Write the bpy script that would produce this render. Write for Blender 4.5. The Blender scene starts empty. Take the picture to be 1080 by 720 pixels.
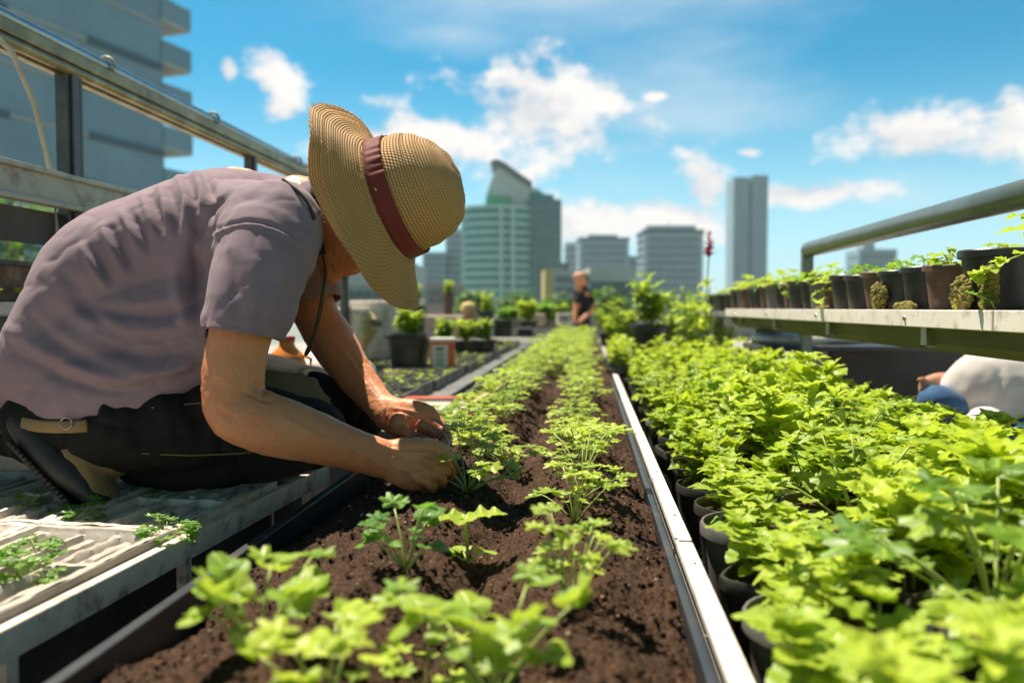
import bpy, bmesh, math, random
import numpy as np
from mathutils import Vector, Matrix
R = math.radians
random.seed(7); rng = np.random.default_rng(7)
sc = bpy.context.scene
col = sc.collection

# ------------------------------------------------------------------ camera
FPX = 840.0                      # focal length in pixels of a 1080-wide frame
cd = bpy.data.cameras.new('camera'); cam = bpy.data.objects.new('camera', cd); col.objects.link(cam)
cam.location = (0, 0, 1.0)
cam.rotation_euler = (R(90) - math.atan(35 / FPX), 0, math.atan(80 / FPX))
cd.lens = 28; cd.sensor_width = 36; cd.clip_start = 0.02; cd.clip_end = 6000
cd.dof.use_dof = True; cd.dof.focus_distance = 1.27; cd.dof.aperture_fstop = 3.0
sc.camera = cam
CR = cam.rotation_euler.to_matrix()

# ------------------------------------------------------------------ sky, sun, exposure
SUN_EL, SUN_AZ = R(66), R(-48)     # azimuth from +Y, towards -X
sdir = Vector((math.sin(SUN_AZ) * math.cos(SUN_EL), math.cos(SUN_AZ) * math.cos(SUN_EL), math.sin(SUN_EL)))
sc.view_settings.view_transform = 'Standard'; sc.view_settings.look = 'None'
sc.view_settings.exposure = 0.98; sc.view_settings.gamma = 1
sl = bpy.data.lights.new('sun', 'SUN'); sl.energy = 5.0; sl.angle = R(0.5); sl.color = (1, 0.91, 0.74)
so = bpy.data.objects.new('sun', sl); col.objects.link(so)
so.rotation_euler = sdir.to_track_quat('Z', 'Y').to_euler()
sc.cycles.max_bounces = 8; sc.cycles.transparent_max_bounces = 8
sc.cycles.use_denoising = True
sc.cycles.sample_clamp_indirect = 6

def D(px, py, d):                # point seen at photo pixel px,py, d metres deep
    v = CR @ Vector(((px - 540) / FPX, (360 - py) / FPX, -1)); return cam.location + v * d
def Z(px, py, z):
    v = CR @ Vector(((px - 540) / FPX, (360 - py) / FPX, -1)); return cam.location + v * ((z - 1.0) / v.z)
def Yp(px, py, y):
    v = CR @ Vector(((px - 540) / FPX, (360 - py) / FPX, -1)); return cam.location + v * (y / v.y)

class NT:
    def __init__(s, tree): s.t = tree; tree.nodes.clear()
    def n(s, typ, **kw):
        nd = s.t.nodes.new(typ)
        for k, v in kw.items():
            if k.startswith('i_'):
                key = k[2:]
                nd.inputs[int(key) if key.isdigit() else key.replace('_', ' ')].default_value = v
            else: setattr(nd, k, v)
        return nd
    def l(s, a, b): s.t.links.new(a, b)
    def m(s, op, a, b=None, c=None, clamp=False):
        nd = s.t.nodes.new('ShaderNodeMath'); nd.operation = op; nd.use_clamp = clamp
        for i, x in enumerate((a, b, c)):
            if x is None: continue
            if isinstance(x, (int, float)): nd.inputs[i].default_value = x
            else: s.l(x, nd.inputs[i])
        return nd.outputs[0]
    def mix(s, f, a, b, blend='MIX'):
        nd = s.t.nodes.new('ShaderNodeMix'); nd.data_type = 'RGBA'; nd.blend_type = blend
        for i, x in ((0, f), (6, a), (7, b)):
            if isinstance(x, (int, float)): nd.inputs[i].default_value = x
            elif isinstance(x, tuple): nd.inputs[i].default_value = (*x, 1)
            else: s.l(x, nd.inputs[i])
        return nd.outputs[2]

# sky: NISHITA, tinted a little, with cumulus and thin cloud set out by bearing and height
w = bpy.data.worlds.new('World'); sc.world = w; w.use_nodes = True
t = NT(w.node_tree)
sky = t.n('ShaderNodeTexSky', sky_type='NISHITA', sun_disc=False, sun_elevation=SUN_EL, sun_rotation=SUN_AZ,
          air_density=1.0, dust_density=0.4, ozone_density=2.0)
tc = t.n('ShaderNodeTexCoord'); sp = t.n('ShaderNodeSeparateXYZ'); t.l(tc.outputs['Generated'], sp.inputs[0])
az = t.m('ARCTAN2', sp.outputs[0], sp.outputs[1]); el = t.m('ARCSINE', sp.outputs[2])
def noise(scale, detail, rough, off, sz=1.8):
    mp = t.n('ShaderNodeMapping'); mp.inputs['Location'].default_value = off; mp.inputs['Scale'].default_value = (1, 1, sz)
    t.l(tc.outputs['Generated'], mp.inputs[0])
    nn = t.n('ShaderNodeTexNoise', i_Scale=scale, i_Detail=detail, i_Roughness=rough); t.l(mp.outputs[0], nn.inputs[0]); return nn.outputs[0]
n1 = noise(9, 11, .62, (0.3, .2, .1)); n2 = noise(9, 9, .60, (0.32, .2, .16)); n3 = noise(3.2, 7, .6, (1.3, 4.2, .1), 3.5)
def ang(px, py):
    v = (CR @ Vector(((px - 540) / FPX, (360 - py) / FPX, -1))).normalized(); return math.atan2(v.x, v.y), math.asin(v.z)
def field(lst):
    acc = None
    for px, py, rx, ry in lst:
        a0, e0 = ang(px, py); ra, re = rx / FPX, ry / FPX
        dx = t.m('DIVIDE', t.m('SUBTRACT', az, a0), ra); dy = t.m('DIVIDE', t.m('SUBTRACT', el, e0), re)
        f = t.m('SUBTRACT', 1.0, t.m('SQRT', t.m('ADD', t.m('MULTIPLY', dx, dx), t.m('MULTIPLY', dy, dy))))
        acc = f if acc is None else t.m('MAXIMUM', acc, f)
    return acc
cum = field([(555, 122, 135, 72), (490, 152, 160, 55), (430, 150, 90, 45), (610, 100, 70, 34), (985, 142, 120, 42), (1075, 140, 70, 50),
             (290, 82, 44, 36), (300, 108, 34, 26), (242, 77, 13, 18), (745, 198, 50, 42), (700, 225, 110, 38), (620, 235, 110, 40),
             (860, 205, 120, 20), (792, 161, 17, 7), (694, 102, 22, 6), (-300, 120, 160, 70), (1500, 60, 200, 80)])
n4 = noise(30, 6, .6, (5.3, 2.2, .1), 1.3)
dens = t.m('ADD', t.m('ADD', cum, t.m('MULTIPLY', t.m('SUBTRACT', n1, 0.5), 2.0)), t.m('MULTIPLY', t.m('SUBTRACT', n4, 0.5), 1.3))
mask = t.n('ShaderNodeMapRange', interpolation_type='SMOOTHSTEP'); t.l(dens, mask.inputs[0])
mask.inputs[1].default_value = .15; mask.inputs[2].default_value = .75
wis = field([(740, 85, 190, 95), (480, 38, 110, 30), (930, 210, 330, 50), (650, 190, 260, 60), (600, 0, 500, 60)])
wm = t.n('ShaderNodeMapRange', interpolation_type='SMOOTHSTEP'); t.l(t.m('ADD', wis, t.m('MULTIPLY', t.m('SUBTRACT', n3, .5), 2.6)), wm.inputs[0])
wm.inputs[1].default_value = .1; wm.inputs[2].default_value = 1.6; wm.inputs[4].default_value = .55
# thickness-driven shade: where the field rises upward the cloud is its own lit top
lit = t.m('ADD', .72, t.m('ADD', t.m('MULTIPLY', t.m('SUBTRACT', n2, n1), -2.6), t.m('MULTIPLY', t.m('SUBTRACT', n4, .5), 1.2)), clamp=True)
SK = 0.084
tint = t.mix(1.0, sky.outputs[0], (0.12, 0.70, 0.77), 'MULTIPLY')
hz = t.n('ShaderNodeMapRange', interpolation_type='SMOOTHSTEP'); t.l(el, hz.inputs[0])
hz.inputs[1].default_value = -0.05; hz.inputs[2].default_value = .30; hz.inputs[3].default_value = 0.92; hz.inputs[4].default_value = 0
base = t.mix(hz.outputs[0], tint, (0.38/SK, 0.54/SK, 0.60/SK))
cc = t.mix(lit, (.32/SK, .34/SK, .38/SK), (.53/SK, .51/SK, .49/SK))
s1 = t.mix(wm.outputs[0], base, (.40/SK, .45/SK, .48/SK)); s2 = t.mix(mask.outputs[0], s1, cc)
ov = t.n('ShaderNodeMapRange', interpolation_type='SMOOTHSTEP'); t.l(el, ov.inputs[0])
ov.inputs[1].default_value = .42; ov.inputs[2].default_value = .85; ov.inputs[3].default_value = 1; ov.inputs[4].default_value = .32  # high sky dimmed on purpose, so shaded sides get less fill
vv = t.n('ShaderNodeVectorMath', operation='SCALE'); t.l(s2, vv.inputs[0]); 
aw = t.n('ShaderNodeMapRange', interpolation_type='SMOOTHSTEP'); t.l(t.m('COSINE', t.m('SUBTRACT', az, -.1)), aw.inputs[0])   # sky dimmed behind the camera to hold down fill light
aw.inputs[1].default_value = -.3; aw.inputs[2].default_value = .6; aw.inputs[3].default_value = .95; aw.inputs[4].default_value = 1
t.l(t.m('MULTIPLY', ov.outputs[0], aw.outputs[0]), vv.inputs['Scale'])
# warm tint added to the unseen sky behind the camera, to warm the fill
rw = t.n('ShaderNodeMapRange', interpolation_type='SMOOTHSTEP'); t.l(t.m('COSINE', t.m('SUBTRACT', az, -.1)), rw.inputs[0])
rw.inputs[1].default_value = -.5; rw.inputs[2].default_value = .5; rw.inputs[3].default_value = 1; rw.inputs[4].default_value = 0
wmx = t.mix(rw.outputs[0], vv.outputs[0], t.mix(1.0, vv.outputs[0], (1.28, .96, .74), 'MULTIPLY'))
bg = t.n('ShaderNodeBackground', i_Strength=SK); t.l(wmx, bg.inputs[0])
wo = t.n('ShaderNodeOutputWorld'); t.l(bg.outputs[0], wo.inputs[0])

# ------------------------------------------------------------------ materials
def pmat(name, c, rough=.6, metal=0, c2=None, nscale=20, bump=0, bscale=80, spec=.5, detail=4, thr=(.35, .65), coat=0, c3=None, n3s=5, coords='Object', aniso=(1,1,1)):
    m = bpy.data.materials.new(name); m.use_nodes = True; t = NT(m.node_tree)
    o = t.n('ShaderNodeOutputMaterial'); p = t.n('ShaderNodeBsdfPrincipled', i_Roughness=rough, i_Metallic=metal)
    p.inputs['Specular IOR Level'].default_value = spec; p.inputs['Coat Weight'].default_value = coat
    t.l(p.outputs[0], o.inputs[0]); p.inputs['Base Color'].default_value = (*c, 1)
    tc = t.n('ShaderNodeTexCoord'); mp = t.n('ShaderNodeMapping'); mp.inputs['Scale'].default_value = aniso; t.l(tc.outputs[coords], mp.inputs[0])
    cur = c
    if c2:
        n = t.n('ShaderNodeTexNoise', i_Scale=nscale, i_Detail=detail, i_Roughness=.65); t.l(mp.outputs[0], n.inputs[0])
        r = t.n('ShaderNodeMapRange'); t.l(n.outputs[0], r.inputs[0]); r.inputs[1].default_value, r.inputs[2].default_value = thr
        cur = t.mix(r.outputs[0], c, c2)
        rr = t.n('ShaderNodeMapRange'); t.l(n.outputs[0], rr.inputs[0]); rr.inputs[3].default_value = rough * .75; rr.inputs[4].default_value = min(1, rough * 1.25)
        t.l(rr.outputs[0], p.inputs['Roughness'])
    if c3:
        n = t.n('ShaderNodeTexNoise', i_Scale=n3s, i_Detail=6, i_Roughness=.7); t.l(mp.outputs[0], n.inputs[0])
        r = t.n('ShaderNodeMapRange'); t.l(n.outputs[0], r.inputs[0]); r.inputs[1].default_value = .52; r.inputs[2].default_value = .68
        cur = t.mix(r.outputs[0], cur, c3)
    if not isinstance(cur, tuple): t.l(cur, p.inputs['Base Color'])
    if bump:
        n = t.n('ShaderNodeTexNoise', i_Scale=bscale, i_Detail=5, i_Roughness=.6); t.l(mp.outputs[0], n.inputs[0])
        b = t.n('ShaderNodeBump', i_Strength=1.0, i_Distance=bump); t.l(n.outputs[0], b.inputs['Height']); t.l(b.outputs[0], p.inputs['Normal'])
    return m

def leafmat(name, ca, cb, ctr, dry=None, hue=.5):
    m = bpy.data.materials.new(name); m.use_nodes = True; t = NT(m.node_tree)
    o = t.n('ShaderNodeOutputMaterial'); p = t.n('ShaderNodeBsdfPrincipled', i_Roughness=.42)
    p.inputs['Specular IOR Level'].default_value = .45
    at = t.n('ShaderNodeAttribute', attribute_name='rnd'); oi = t.n('ShaderNodeObjectInfo')
    uv = t.n('ShaderNodeAttribute', attribute_name='luv'); sep = t.n('ShaderNodeSeparateXYZ'); t.l(uv.outputs['Vector'], sep.inputs[0])
    f = t.m('ADD', t.m('MULTIPLY', at.outputs['Fac'], .85), t.m('MULTIPLY', t.m('SUBTRACT', oi.outputs['Random'], .35), .65), clamp=True)
    c = t.mix(f, ca, cb)
    # veins: midrib plus side veins in the leaf's own coordinates
    ay = t.m('ABSOLUTE', sep.outputs[1])
    side = t.m('SINE', t.m('MULTIPLY', t.m('SUBTRACT', sep.outputs[0], t.m('MULTIPLY', ay, .7)), 44))
    sv = t.m('POWER', t.m('MAXIMUM', side, 0), 8); mid = t.m('SUBTRACT', 1, t.m('MULTIPLY', ay, 16), clamp=True)
    vein = t.m('MAXIMUM', t.m('MULTIPLY', sv, .45), mid)
    c = t.mix(t.m('MULTIPLY', vein, .4), c, tuple(min(1, x * 1.7 + .05) for x in cb))
    if dry:
        tc = t.n('ShaderNodeTexCoord'); n = t.n('ShaderNodeTexNoise', i_Scale=45, i_Detail=3); t.l(tc.outputs['Object'], n.inputs[0])
        r = t.n('ShaderNodeMapRange'); t.l(n.outputs[0], r.inputs[0]); r.inputs[1].default_value = .62; r.inputs[2].default_value = .72; r.inputs[4].default_value = .7
        c = t.mix(r.outputs[0], c, dry)
    t.l(c, p.inputs['Base Color'])
    b = t.n('ShaderNodeBump', i_Strength=.5, i_Distance=.0015, invert=True); t.l(vein, b.inputs['Height']); t.l(b.outputs[0], p.inputs['Normal'])
    tr = t.n('ShaderNodeBsdfTranslucent'); t.l(t.mix(.5, c, ctr), tr.inputs[0])
    mx = t.n('ShaderNodeMixShader', i_0=.42); t.l(p.outputs[0], mx.inputs[1]); t.l(tr.outputs[0], mx.inputs[2]); t.l(mx.outputs[0], o.inputs[0])
    return m

M = {}
M['mint'] = leafmat('mint_leaf', (.075, .19, .018), (.42, .54, .035), (.72, .84, .05), dry=(.55, .60, .16))
M['bright'] = leafmat('young_leaf', (.19, .34, .028), (.50, .60, .06), (.72, .86, .07), dry=(.58, .65, .20))
M['green'] = leafmat('herb_leaf', (.07, .20, .02), (.22, .40, .045), (.35, .65, .05))
M['tree'] = leafmat('tree_leaf', (.04, .10, .02), (.10, .20, .03), (.20, .35, .04))
M['stem'] = pmat('green_stem', (.28, .38, .08), .5, c2=(.38, .42, .14), nscale=60)
M['redflower'] = pmat('red_petals', (.55, .03, .03), .6)
M['moss'] = pmat('moss', (.22, .20, .03), .95, c2=(.16, .10, .04), nscale=60, c3=(.42, .42, .05), n3s=40, bump=.004, bscale=200)
M['soil'] = pmat('potting_earth', (.019, .0105, .007), .95, c2=(.062, .033, .019), nscale=90, bump=.003, bscale=260, detail=6, c3=(.17, .09, .05), n3s=300, spec=.15)
M['blackpl'] = pmat('black_plastic', (.018, .018, .020), .38, c2=(.05, .047, .042), nscale=14, bump=.0004, bscale=300, c3=(.09, .08, .065), n3s=9)
M['brownpl'] = pmat('brown_pot_plastic', (.13, .065, .042), .6, c2=(.08, .045, .032), nscale=18, c3=(.28, .18, .12), n3s=12, bump=.0005, bscale=200)
M['greypl'] = pmat('worn_grey_plastic', (.16, .15, .14), .5, c2=(.10, .095, .09), nscale=14, c3=(.26, .24, .21), n3s=10)
M['navy'] = pmat('dark_coated_board', (.022, .028, .036), .42, c2=(.035, .04, .046), nscale=8, c3=(.07, .06, .05), n3s=24, bump=.0004, bscale=120)
M['white'] = pmat('white_painted_metal', (.82, .74, .71), .42, c2=(.74, .66, .62), nscale=8, c3=(.50, .42, .34), n3s=30, bump=.0004, bscale=150)
M['tray'] = pmat('dusty_white_plastic', (.74, .64, .55), .6, c2=(.60, .50, .41), nscale=14, c3=(.20, .15, .11), n3s=22, bump=.0012, bscale=90)
M['trayd'] = pmat('dusty_grey_plastic', (.46, .41, .36), .6, c2=(.32, .28, .24), nscale=14, c3=(.42, .37, .30), n3s=20, bump=.0012, bscale=90)
M['steel'] = pmat('brushed_steel', (.40, .42, .43), .28, .9, c2=(.30, .31, .31), nscale=10, bump=.0002, bscale=300)
M['bronze'] = pmat('weathered_bronze_rail', (.36, .29, .15), .38, .6, c2=(.22, .18, .10), nscale=14, c3=(.46, .40, .25), n3s=10)
M['cream'] = pmat('cream_painted_steel', (.44, .42, .33), .45, c2=(.36, .35, .28), nscale=8, c3=(.24, .19, .13), n3s=16)
M['post'] = pmat('dark_post_metal', (.07, .075, .075), .4, .6, c2=(.12, .11, .10), nscale=20)
M['olive'] = pmat('olive_coated_metal', (.075, .062, .055), .6, 0, c2=(.055, .047, .042), nscale=5)
M['tube'] = pmat('grey_green_rail', (.17, .20, .17), .3, .5, c2=(.13, .15, .12), nscale=12)
M['conc'] = pmat('concrete', (.36, .33, .30), .85, c2=(.27, .25, .23), nscale=6, bump=.002, bscale=60)
M['stonebox'] = pmat('pale_fibreglass', (.76, .68, .60), .6, c2=(.66, .59, .52), nscale=5, c3=(.34, .29, .24), n3s=8)
M['orange'] = pmat('orange_plastic', (.80, .25, .03), .4)
M['redpl'] = pmat('red_plastic', (.62, .08, .04), .45)
M['carton'] = pmat('white_card', (.75, .70, .62), .6, c2=(.66, .60, .52), nscale=8)
M['cartonred'] = pmat('orange_red_card', (.78, .14, .05), .55)
M['woodp'] = pmat('bare_wood', (.50, .38, .26), .7, c2=(.38, .27, .17), nscale=20, aniso=(1, 8, 8))
M['straw2'] = pmat('straw', (.62, .46, .22), .8, c2=(.5, .36, .16), nscale=30)

# ------------------------------------------------------------------ mesh helpers
def nrm(a): a = np.asarray(a, float); return a / (np.linalg.norm(a) + 1e-12)
class MB:
    def __init__(s): s.V = []; s.F = []; s.n = 0; s.rnd = []; s.luv = []
    def add(s, V, F, rnd=None, luv=None):
        V = np.asarray(V, float).reshape(-1, 3); s.V.append(V); s.F += [tuple(i + s.n for i in f) for f in F]; s.n += len(V)
        s.rnd.append(np.full(len(V), 0.0 if rnd is None else rnd)); s.luv.append(np.zeros((len(V), 3)) if luv is None else luv)
    def box(s, c, size, rot=None, taper=1.0):
        h = np.array(size) / 2
        v = np.array([[x, y, z] for z in (-1, 1) for y in (-1, 1) for x in (-1, 1)], float) * h
        v[4:, :2] *= taper
        if rot is not None: v = v @ np.array(rot).T
        s.add(v + np.array(c), [(0, 2, 3, 1), (4, 5, 7, 6), (0, 1, 5, 4), (1, 3, 7, 5), (3, 2, 6, 7), (2, 0, 4, 6)])
    def bar(s, a, b, w_, h_, up=(0, 0, 1)):     # box running from a to b
        a = np.array(a, float); b = np.array(b, float); d = b - a; L = np.linalg.norm(d); d = d / L
        sd = nrm(np.cross(d, up)); u = np.cross(sd, d)
        s.box((a + b) / 2, (L, w_, h_), np.stack([d, sd, u], 1))
    def tube(s, pts, rad, seg=10, ref=(0, 0, 1), cap=True, round_=False):
        P = np.array([tuple(p) for p in pts], float); n = len(P)
        rad = [(r, r) if np.isscalar(r) else r for r in (rad if hasattr(rad, '__len__') else [rad] * n)]
        T = np.gradient(P, axis=0); T /= np.linalg.norm(T, axis=1)[:, None] + 1e-12
        if round_:
            k = 4
            ps, rs, ts = [], [], []
            for i in range(1, k): a = math.pi / 2 * i / k; ps.append(P[0] - T[0] * max(rad[0]) * math.cos(a)); rs.append((rad[0][0] * math.sin(a), rad[0][1] * math.sin(a))); ts.append(T[0])
            pe, re, te = [], [], []
            for i in range(k - 1, 0, -1): a = math.pi / 2 * i / k; pe.append(P[-1] + T[-1] * max(rad[-1]) * math.cos(a)); re.append((rad[-1][0] * math.sin(a), rad[-1][1] * math.sin(a))); te.append(T[-1])
            P = np.array(ps + list(P) + pe); rad = rs + list(rad) + re; T = np.array(ts + list(T) + te); n = len(P)
        V = []; an = np.linspace(0, 2 * math.pi, seg, endpoint=False)
        rf = np.array(ref, float)
        for i in range(n):
            u = rf - T[i] * np.dot(rf, T[i])
            if np.linalg.norm(u) < .05: u = np.cross(T[i], (1, 0, 0.3)); 
            u = nrm(u); v = np.cross(T[i], u)
            V.append(P[i] + np.outer(np.cos(an) * rad[i][0], u) + np.outer(np.sin(an) * rad[i][1], v))
        F = [(i * seg + j, i * seg + (j + 1) % seg, (i + 1) * seg + (j + 1) % seg, (i + 1) * seg + j) for i in range(n - 1) for j in range(seg)]
        if cap: F += [tuple(range(seg))[::-1], tuple((n - 1) * seg + j for j in range(seg))]
        s.add(np.concatenate(V), F)
    def lathe(s, prof, c=(0, 0, 0), axis=(0, 0, 1), seg=24, sq=0):
        ax = nrm(axis); u = nrm(np.cross(ax, (0.123, .9, 0.2)) if abs(ax[2]) < .99 else (1, 0, 0)); u = nrm(u - ax * np.dot(u, ax)); v = np.cross(ax, u)
        an = np.linspace(0, 2 * math.pi, seg, endpoint=False); ca, sa = np.cos(an), np.sin(an)
        if sq:
            k = (np.abs(ca) ** sq + np.abs(sa) ** sq) ** (-1 / sq); ca, sa = ca * k, sa * k
        V = [np.array(c) + ax * z + np.outer(ca * r, u) + np.outer(sa * r, v) for r, z in prof]; n = len(prof)
        F = [(i * seg + j, i * seg + (j + 1) % seg, (i + 1) * seg + (j + 1) % seg, (i + 1) * seg + j) for i in range(n - 1) for j in range(seg)]
        s.add(np.concatenate(V), F)
    def ell(s, c, r, rot=None, seg=16):
        V = []; F = []; m_ = seg // 2 + 1
        for i in range(m_):
            th = math.pi * i / (m_ - 1)
            for j in range(seg):
                ph = 2 * math.pi * j / seg; V.append((math.sin(th) * math.cos(ph), math.sin(th) * math.sin(ph), math.cos(th)))
        V = np.array(V) * np.array(r)
        if rot is not None: V = V @ np.array(rot).T
        F = [(i * seg + j, (i + 1) * seg + j, (i + 1) * seg + (j + 1) % seg, i * seg + (j + 1) % seg) for i in range(m_ - 1) for j in range(seg)]
        s.add(V + np.array(c), F)
    def prism(s, poly, y0, y1, frame):          # poly in (x,z) of frame, thickness along frame's y
        o, ex, ey, ez = [np.array(q, float) for q in frame]; n = len(poly)
        V = [o + ex * x + ey * y0 + ez * z for x, z in poly] + [o + ex * x + ey * y1 + ez * z for x, z in poly]
        F = [tuple(range(n)), tuple(range(2 * n - 1, n - 1, -1))] + [(i, i + n, (i + 1) % n + n, (i + 1) % n) for i in range(n)]
        s.add(V, F)
    def build(s, name, mat, parent=None, smooth=False, bevel=0, loc=(0, 0, 0), weld=False):
        me = bpy.data.meshes.new(name); V = np.concatenate(s.V) if s.V else np.zeros((0, 3))
        me.from_pydata(V.tolist(), [], s.F); me.materials.append(M[mat] if isinstance(mat, str) else mat)
        a = me.attributes.new('rnd', 'FLOAT', 'POINT'); a.data.foreach_set('value', np.concatenate(s.rnd))
        a = me.attributes.new('luv', 'FLOAT_VECTOR', 'POINT'); a.data.foreach_set('vector', np.concatenate(s.luv).ravel())
        bm = bmesh.new(); bm.from_mesh(me)
        if weld: bmesh.ops.remove_doubles(bm, verts=bm.verts, dist=1e-5)
        if not any(s.luv[0].ravel()) : bmesh.ops.recalc_face_normals(bm, faces=bm.faces)
        bm.to_mesh(me); bm.free()
        o = bpy.data.objects.new(name, me); col.objects.link(o); o.location = loc
        if parent: o.parent = parent
        me.polygons.foreach_set('use_smooth', [bool(smooth)] * len(me.polygons))
        if smooth == 'auto': me.set_sharp_from_angle(angle=R(35))
        if bevel: b = o.modifiers.new('bevel', 'BEVEL'); b.width = bevel; b.segments = 2; b.limit_method = 'ANGLE'; b.angle_limit = R(40)
        return o
def tag(o, label=None, cat=None, group=None, kind=None):
    if label: o['label'] = label
    if cat: o['category'] = cat
    if group: o['group'] = group
    if kind: o['kind'] = kind
    return o
def empty(name, loc=(0, 0, 0), rz=0, label=None, cat=None, group=None):
    o = bpy.data.objects.new(name, None); col.objects.link(o); o.location = loc; o.rotation_euler.z = rz; o.empty_display_size = .05
    return tag(o, label, cat, group)
kids = {}
def tree_copy(o, parent=None):
    c = o.copy(); col.objects.link(c); c.parent = parent
    for ch in [x for x in o.children]: tree_copy(ch, c)
    return c
def place(proto, used, loc, rz=0, sc_=1, label=None, cat=None, group=None, tilt=(0, 0)):
    if proto.name in used: o = tree_copy(proto)
    else: o = proto; used.add(proto.name)
    o.location = loc; o.rotation_euler = (tilt[0], tilt[1], rz); o.scale = (sc_,) * 3 if np.isscalar(sc_) else sc_
    tag(o, label, cat, group); return o
USED = set()
ORD = ['first', 'second', 'third', 'fourth', 'fifth', 'sixth', 'seventh', 'eighth', 'ninth', 'tenth', 'eleventh', 'twelfth', 'thirteenth', 'fourteenth', 'fifteenth',
       'sixteenth', 'seventeenth', 'eighteenth', 'nineteenth', 'twentieth', 'twenty-first', 'twenty-second', 'twenty-third', 'twenty-fourth', 'twenty-fifth', 'twenty-sixth',
       'twenty-seventh', 'twenty-eighth', 'twenty-ninth', 'thirtieth'] + ['thirty-' + x for x in 'first second third fourth fifth sixth seventh eighth ninth'.split()]

def h3(ix, iy, iz):
    n = (ix * 374761393 + iy * 668265263 + iz * 2147483647) & 0xffffffff
    n = ((n ^ (n >> 13)) * 1274126177) & 0xffffffff; return ((n ^ (n >> 16)) & 0xffff) / 65535.0
def vnoise(P):
    P = np.asarray(P, float); i = np.floor(P).astype(np.int64); f = P - i; f = f * f * (3 - 2 * f); r = 0
    for dx in (0, 1):
        for dy in (0, 1):
            for dz in (0, 1):
                wt = (f[:, 0] if dx else 1 - f[:, 0]) * (f[:, 1] if dy else 1 - f[:, 1]) * (f[:, 2] if dz else 1 - f[:, 2])
                r = r + wt * h3(i[:, 0] + dx, i[:, 1] + dy, i[:, 2] + dz)
    return r * 2 - 1
def fbm(P, o=4):
    P = np.asarray(P, float); r = 0; a = 1
    for k in range(o): r = r + a * vnoise(P * 2 ** k + 17.3 * k); a *= .5
    return r

# ------------------------------------------------------------------ leaves and plants
def leaf_ovate(nl=9, nw=5, wid=.6, teeth=6, tooth=.10, fold=.25, curl=.5, ripple=.03):
    V = []; UV = []
    for i in range(nl + 1):
        tt = i / nl; wd = wid / 2 * (math.sin(math.pi * min(1, tt ** .8)) ** .75 if 0 < tt < 1 else 0.02)
        wd *= 1 + tooth * (1 if i % 2 else -1) * (1 if teeth else 0)
        ang_ = curl * tt; x = math.sin(ang_ + 1e-6) / (curl + 1e-6) if curl else tt; zz = -(1 - math.cos(ang_)) / (curl + 1e-6)
        for j in range(nw):
            s_ = (j / (nw - 1)) * 2 - 1
            V.append((x + (-.03 if abs(s_) < .1 else 0), s_ * wd, zz + abs(s_) * wd * fold + ripple * math.sin(tt * 19 + (0 if s_ > 0 else .5)) * abs(s_) ** 1.0 * (wd * 3)))
            UV.append((tt, s_ * wd * 2, 0))
    F = [(i * nw + j, i * nw + j + 1, (i + 1) * nw + j + 1, (i + 1) * nw + j) for i in range(nl) for j in range(nw - 1)]
    return np.array(V), F, np.array(UV)
def leaf_polar(lobes=5, depth=.35, serr=.08, nt=30, nr=3, span=150, fold=.2, curl=.35, ripple=.05, asp=.85):
    V = []; UV = []
    for k in range(nr + 1):
        rho = k / nr
        for j in range(nt + 1):
            ph = R(-span + 2 * span * j / nt)
            r_ = 1 - depth * (1 - abs(math.cos(ph * lobes * 90 / span))) ** .8 if lobes else 1
            r_ *= (1 - .28 * (abs(ph) / R(span)) ** 2) * (1 + serr * (1 if j % 2 else -1) * (k == nr))
            rr = rho * r_ * .62; x = rr * math.cos(ph) + .34 * (1 if k else .0) * 0 + .3; y = rr * math.sin(ph) * asp / .85
            if k == 0: x = .3; y = 0
            z = fold * abs(y) - curl * (x * x + y * y) * .6 + ripple * math.cos(ph * lobes * 180 / span) * rho
            V.append((x, y, z)); UV.append((x, y, 0))
    F = [(k * (nt + 1) + j, k * (nt + 1) + j + 1, (k + 1) * (nt + 1) + j + 1, (k + 1) * (nt + 1) + j) for k in range(nr) for j in range(nt)]
    F = [f for f in F]
    return np.array(V), F, np.array(UV)
LV = {
 'mint': [leaf_ovate(16, 5, .62, 6, .030, .30, c, .05) for c in (.3, .8, 1.3)],
 'mintlo': [leaf_ovate(5, 3, .60, 4, .05, .25, c, .03) for c in (.3, .8)],
 'round': [leaf_polar(3, .24, .035, 30, 3, 155, .28, c, .06) for c in (.2, .5, .8)],
 'lobed': [leaf_polar(5, .42, .07, 32, 3, 140, .2, c, .05) for c in (.2, .6)],
 'lobedlo': [leaf_polar(3, .35, .06, 14, 2, 140, .2, .4, .04)],
 'straw': [leaf_ovate(16, 5, .80, 7, .035, .3, c, .07) for c in (.2, .8)],
}
def add_leaf(mb, kind, base, d, up, L, W=1.0, rnd=None):
    V, F, UV = random.choice(LV[kind]); d = nrm(d); sd = np.cross(up, d)
    if np.linalg.norm(sd) < 1e-3: sd = np.cross((0.3, .8, .1), d)
    sd = nrm(sd); u = np.cross(d, sd)
    Q = V[:, :1] * L * d + V[:, 1:2] * L * W * sd + V[:, 2:3] * L * u + np.array(base)
    mb.add(Q, F, random.random() if rnd is None else rnd, UV)
def sph(az_, el_): return np.array([math.cos(az_) * math.cos(el_), math.sin(az_) * math.cos(el_), math.sin(el_)])
def stem_curve(base, az_, lean, h, bend=.3, n=5):
    pts = [np.array(base, float)]; e = R(90) - lean
    for i in range(n): pts.append(pts[-1] + sph(az_, e) * h / n); e -= bend / n
    return pts
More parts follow.
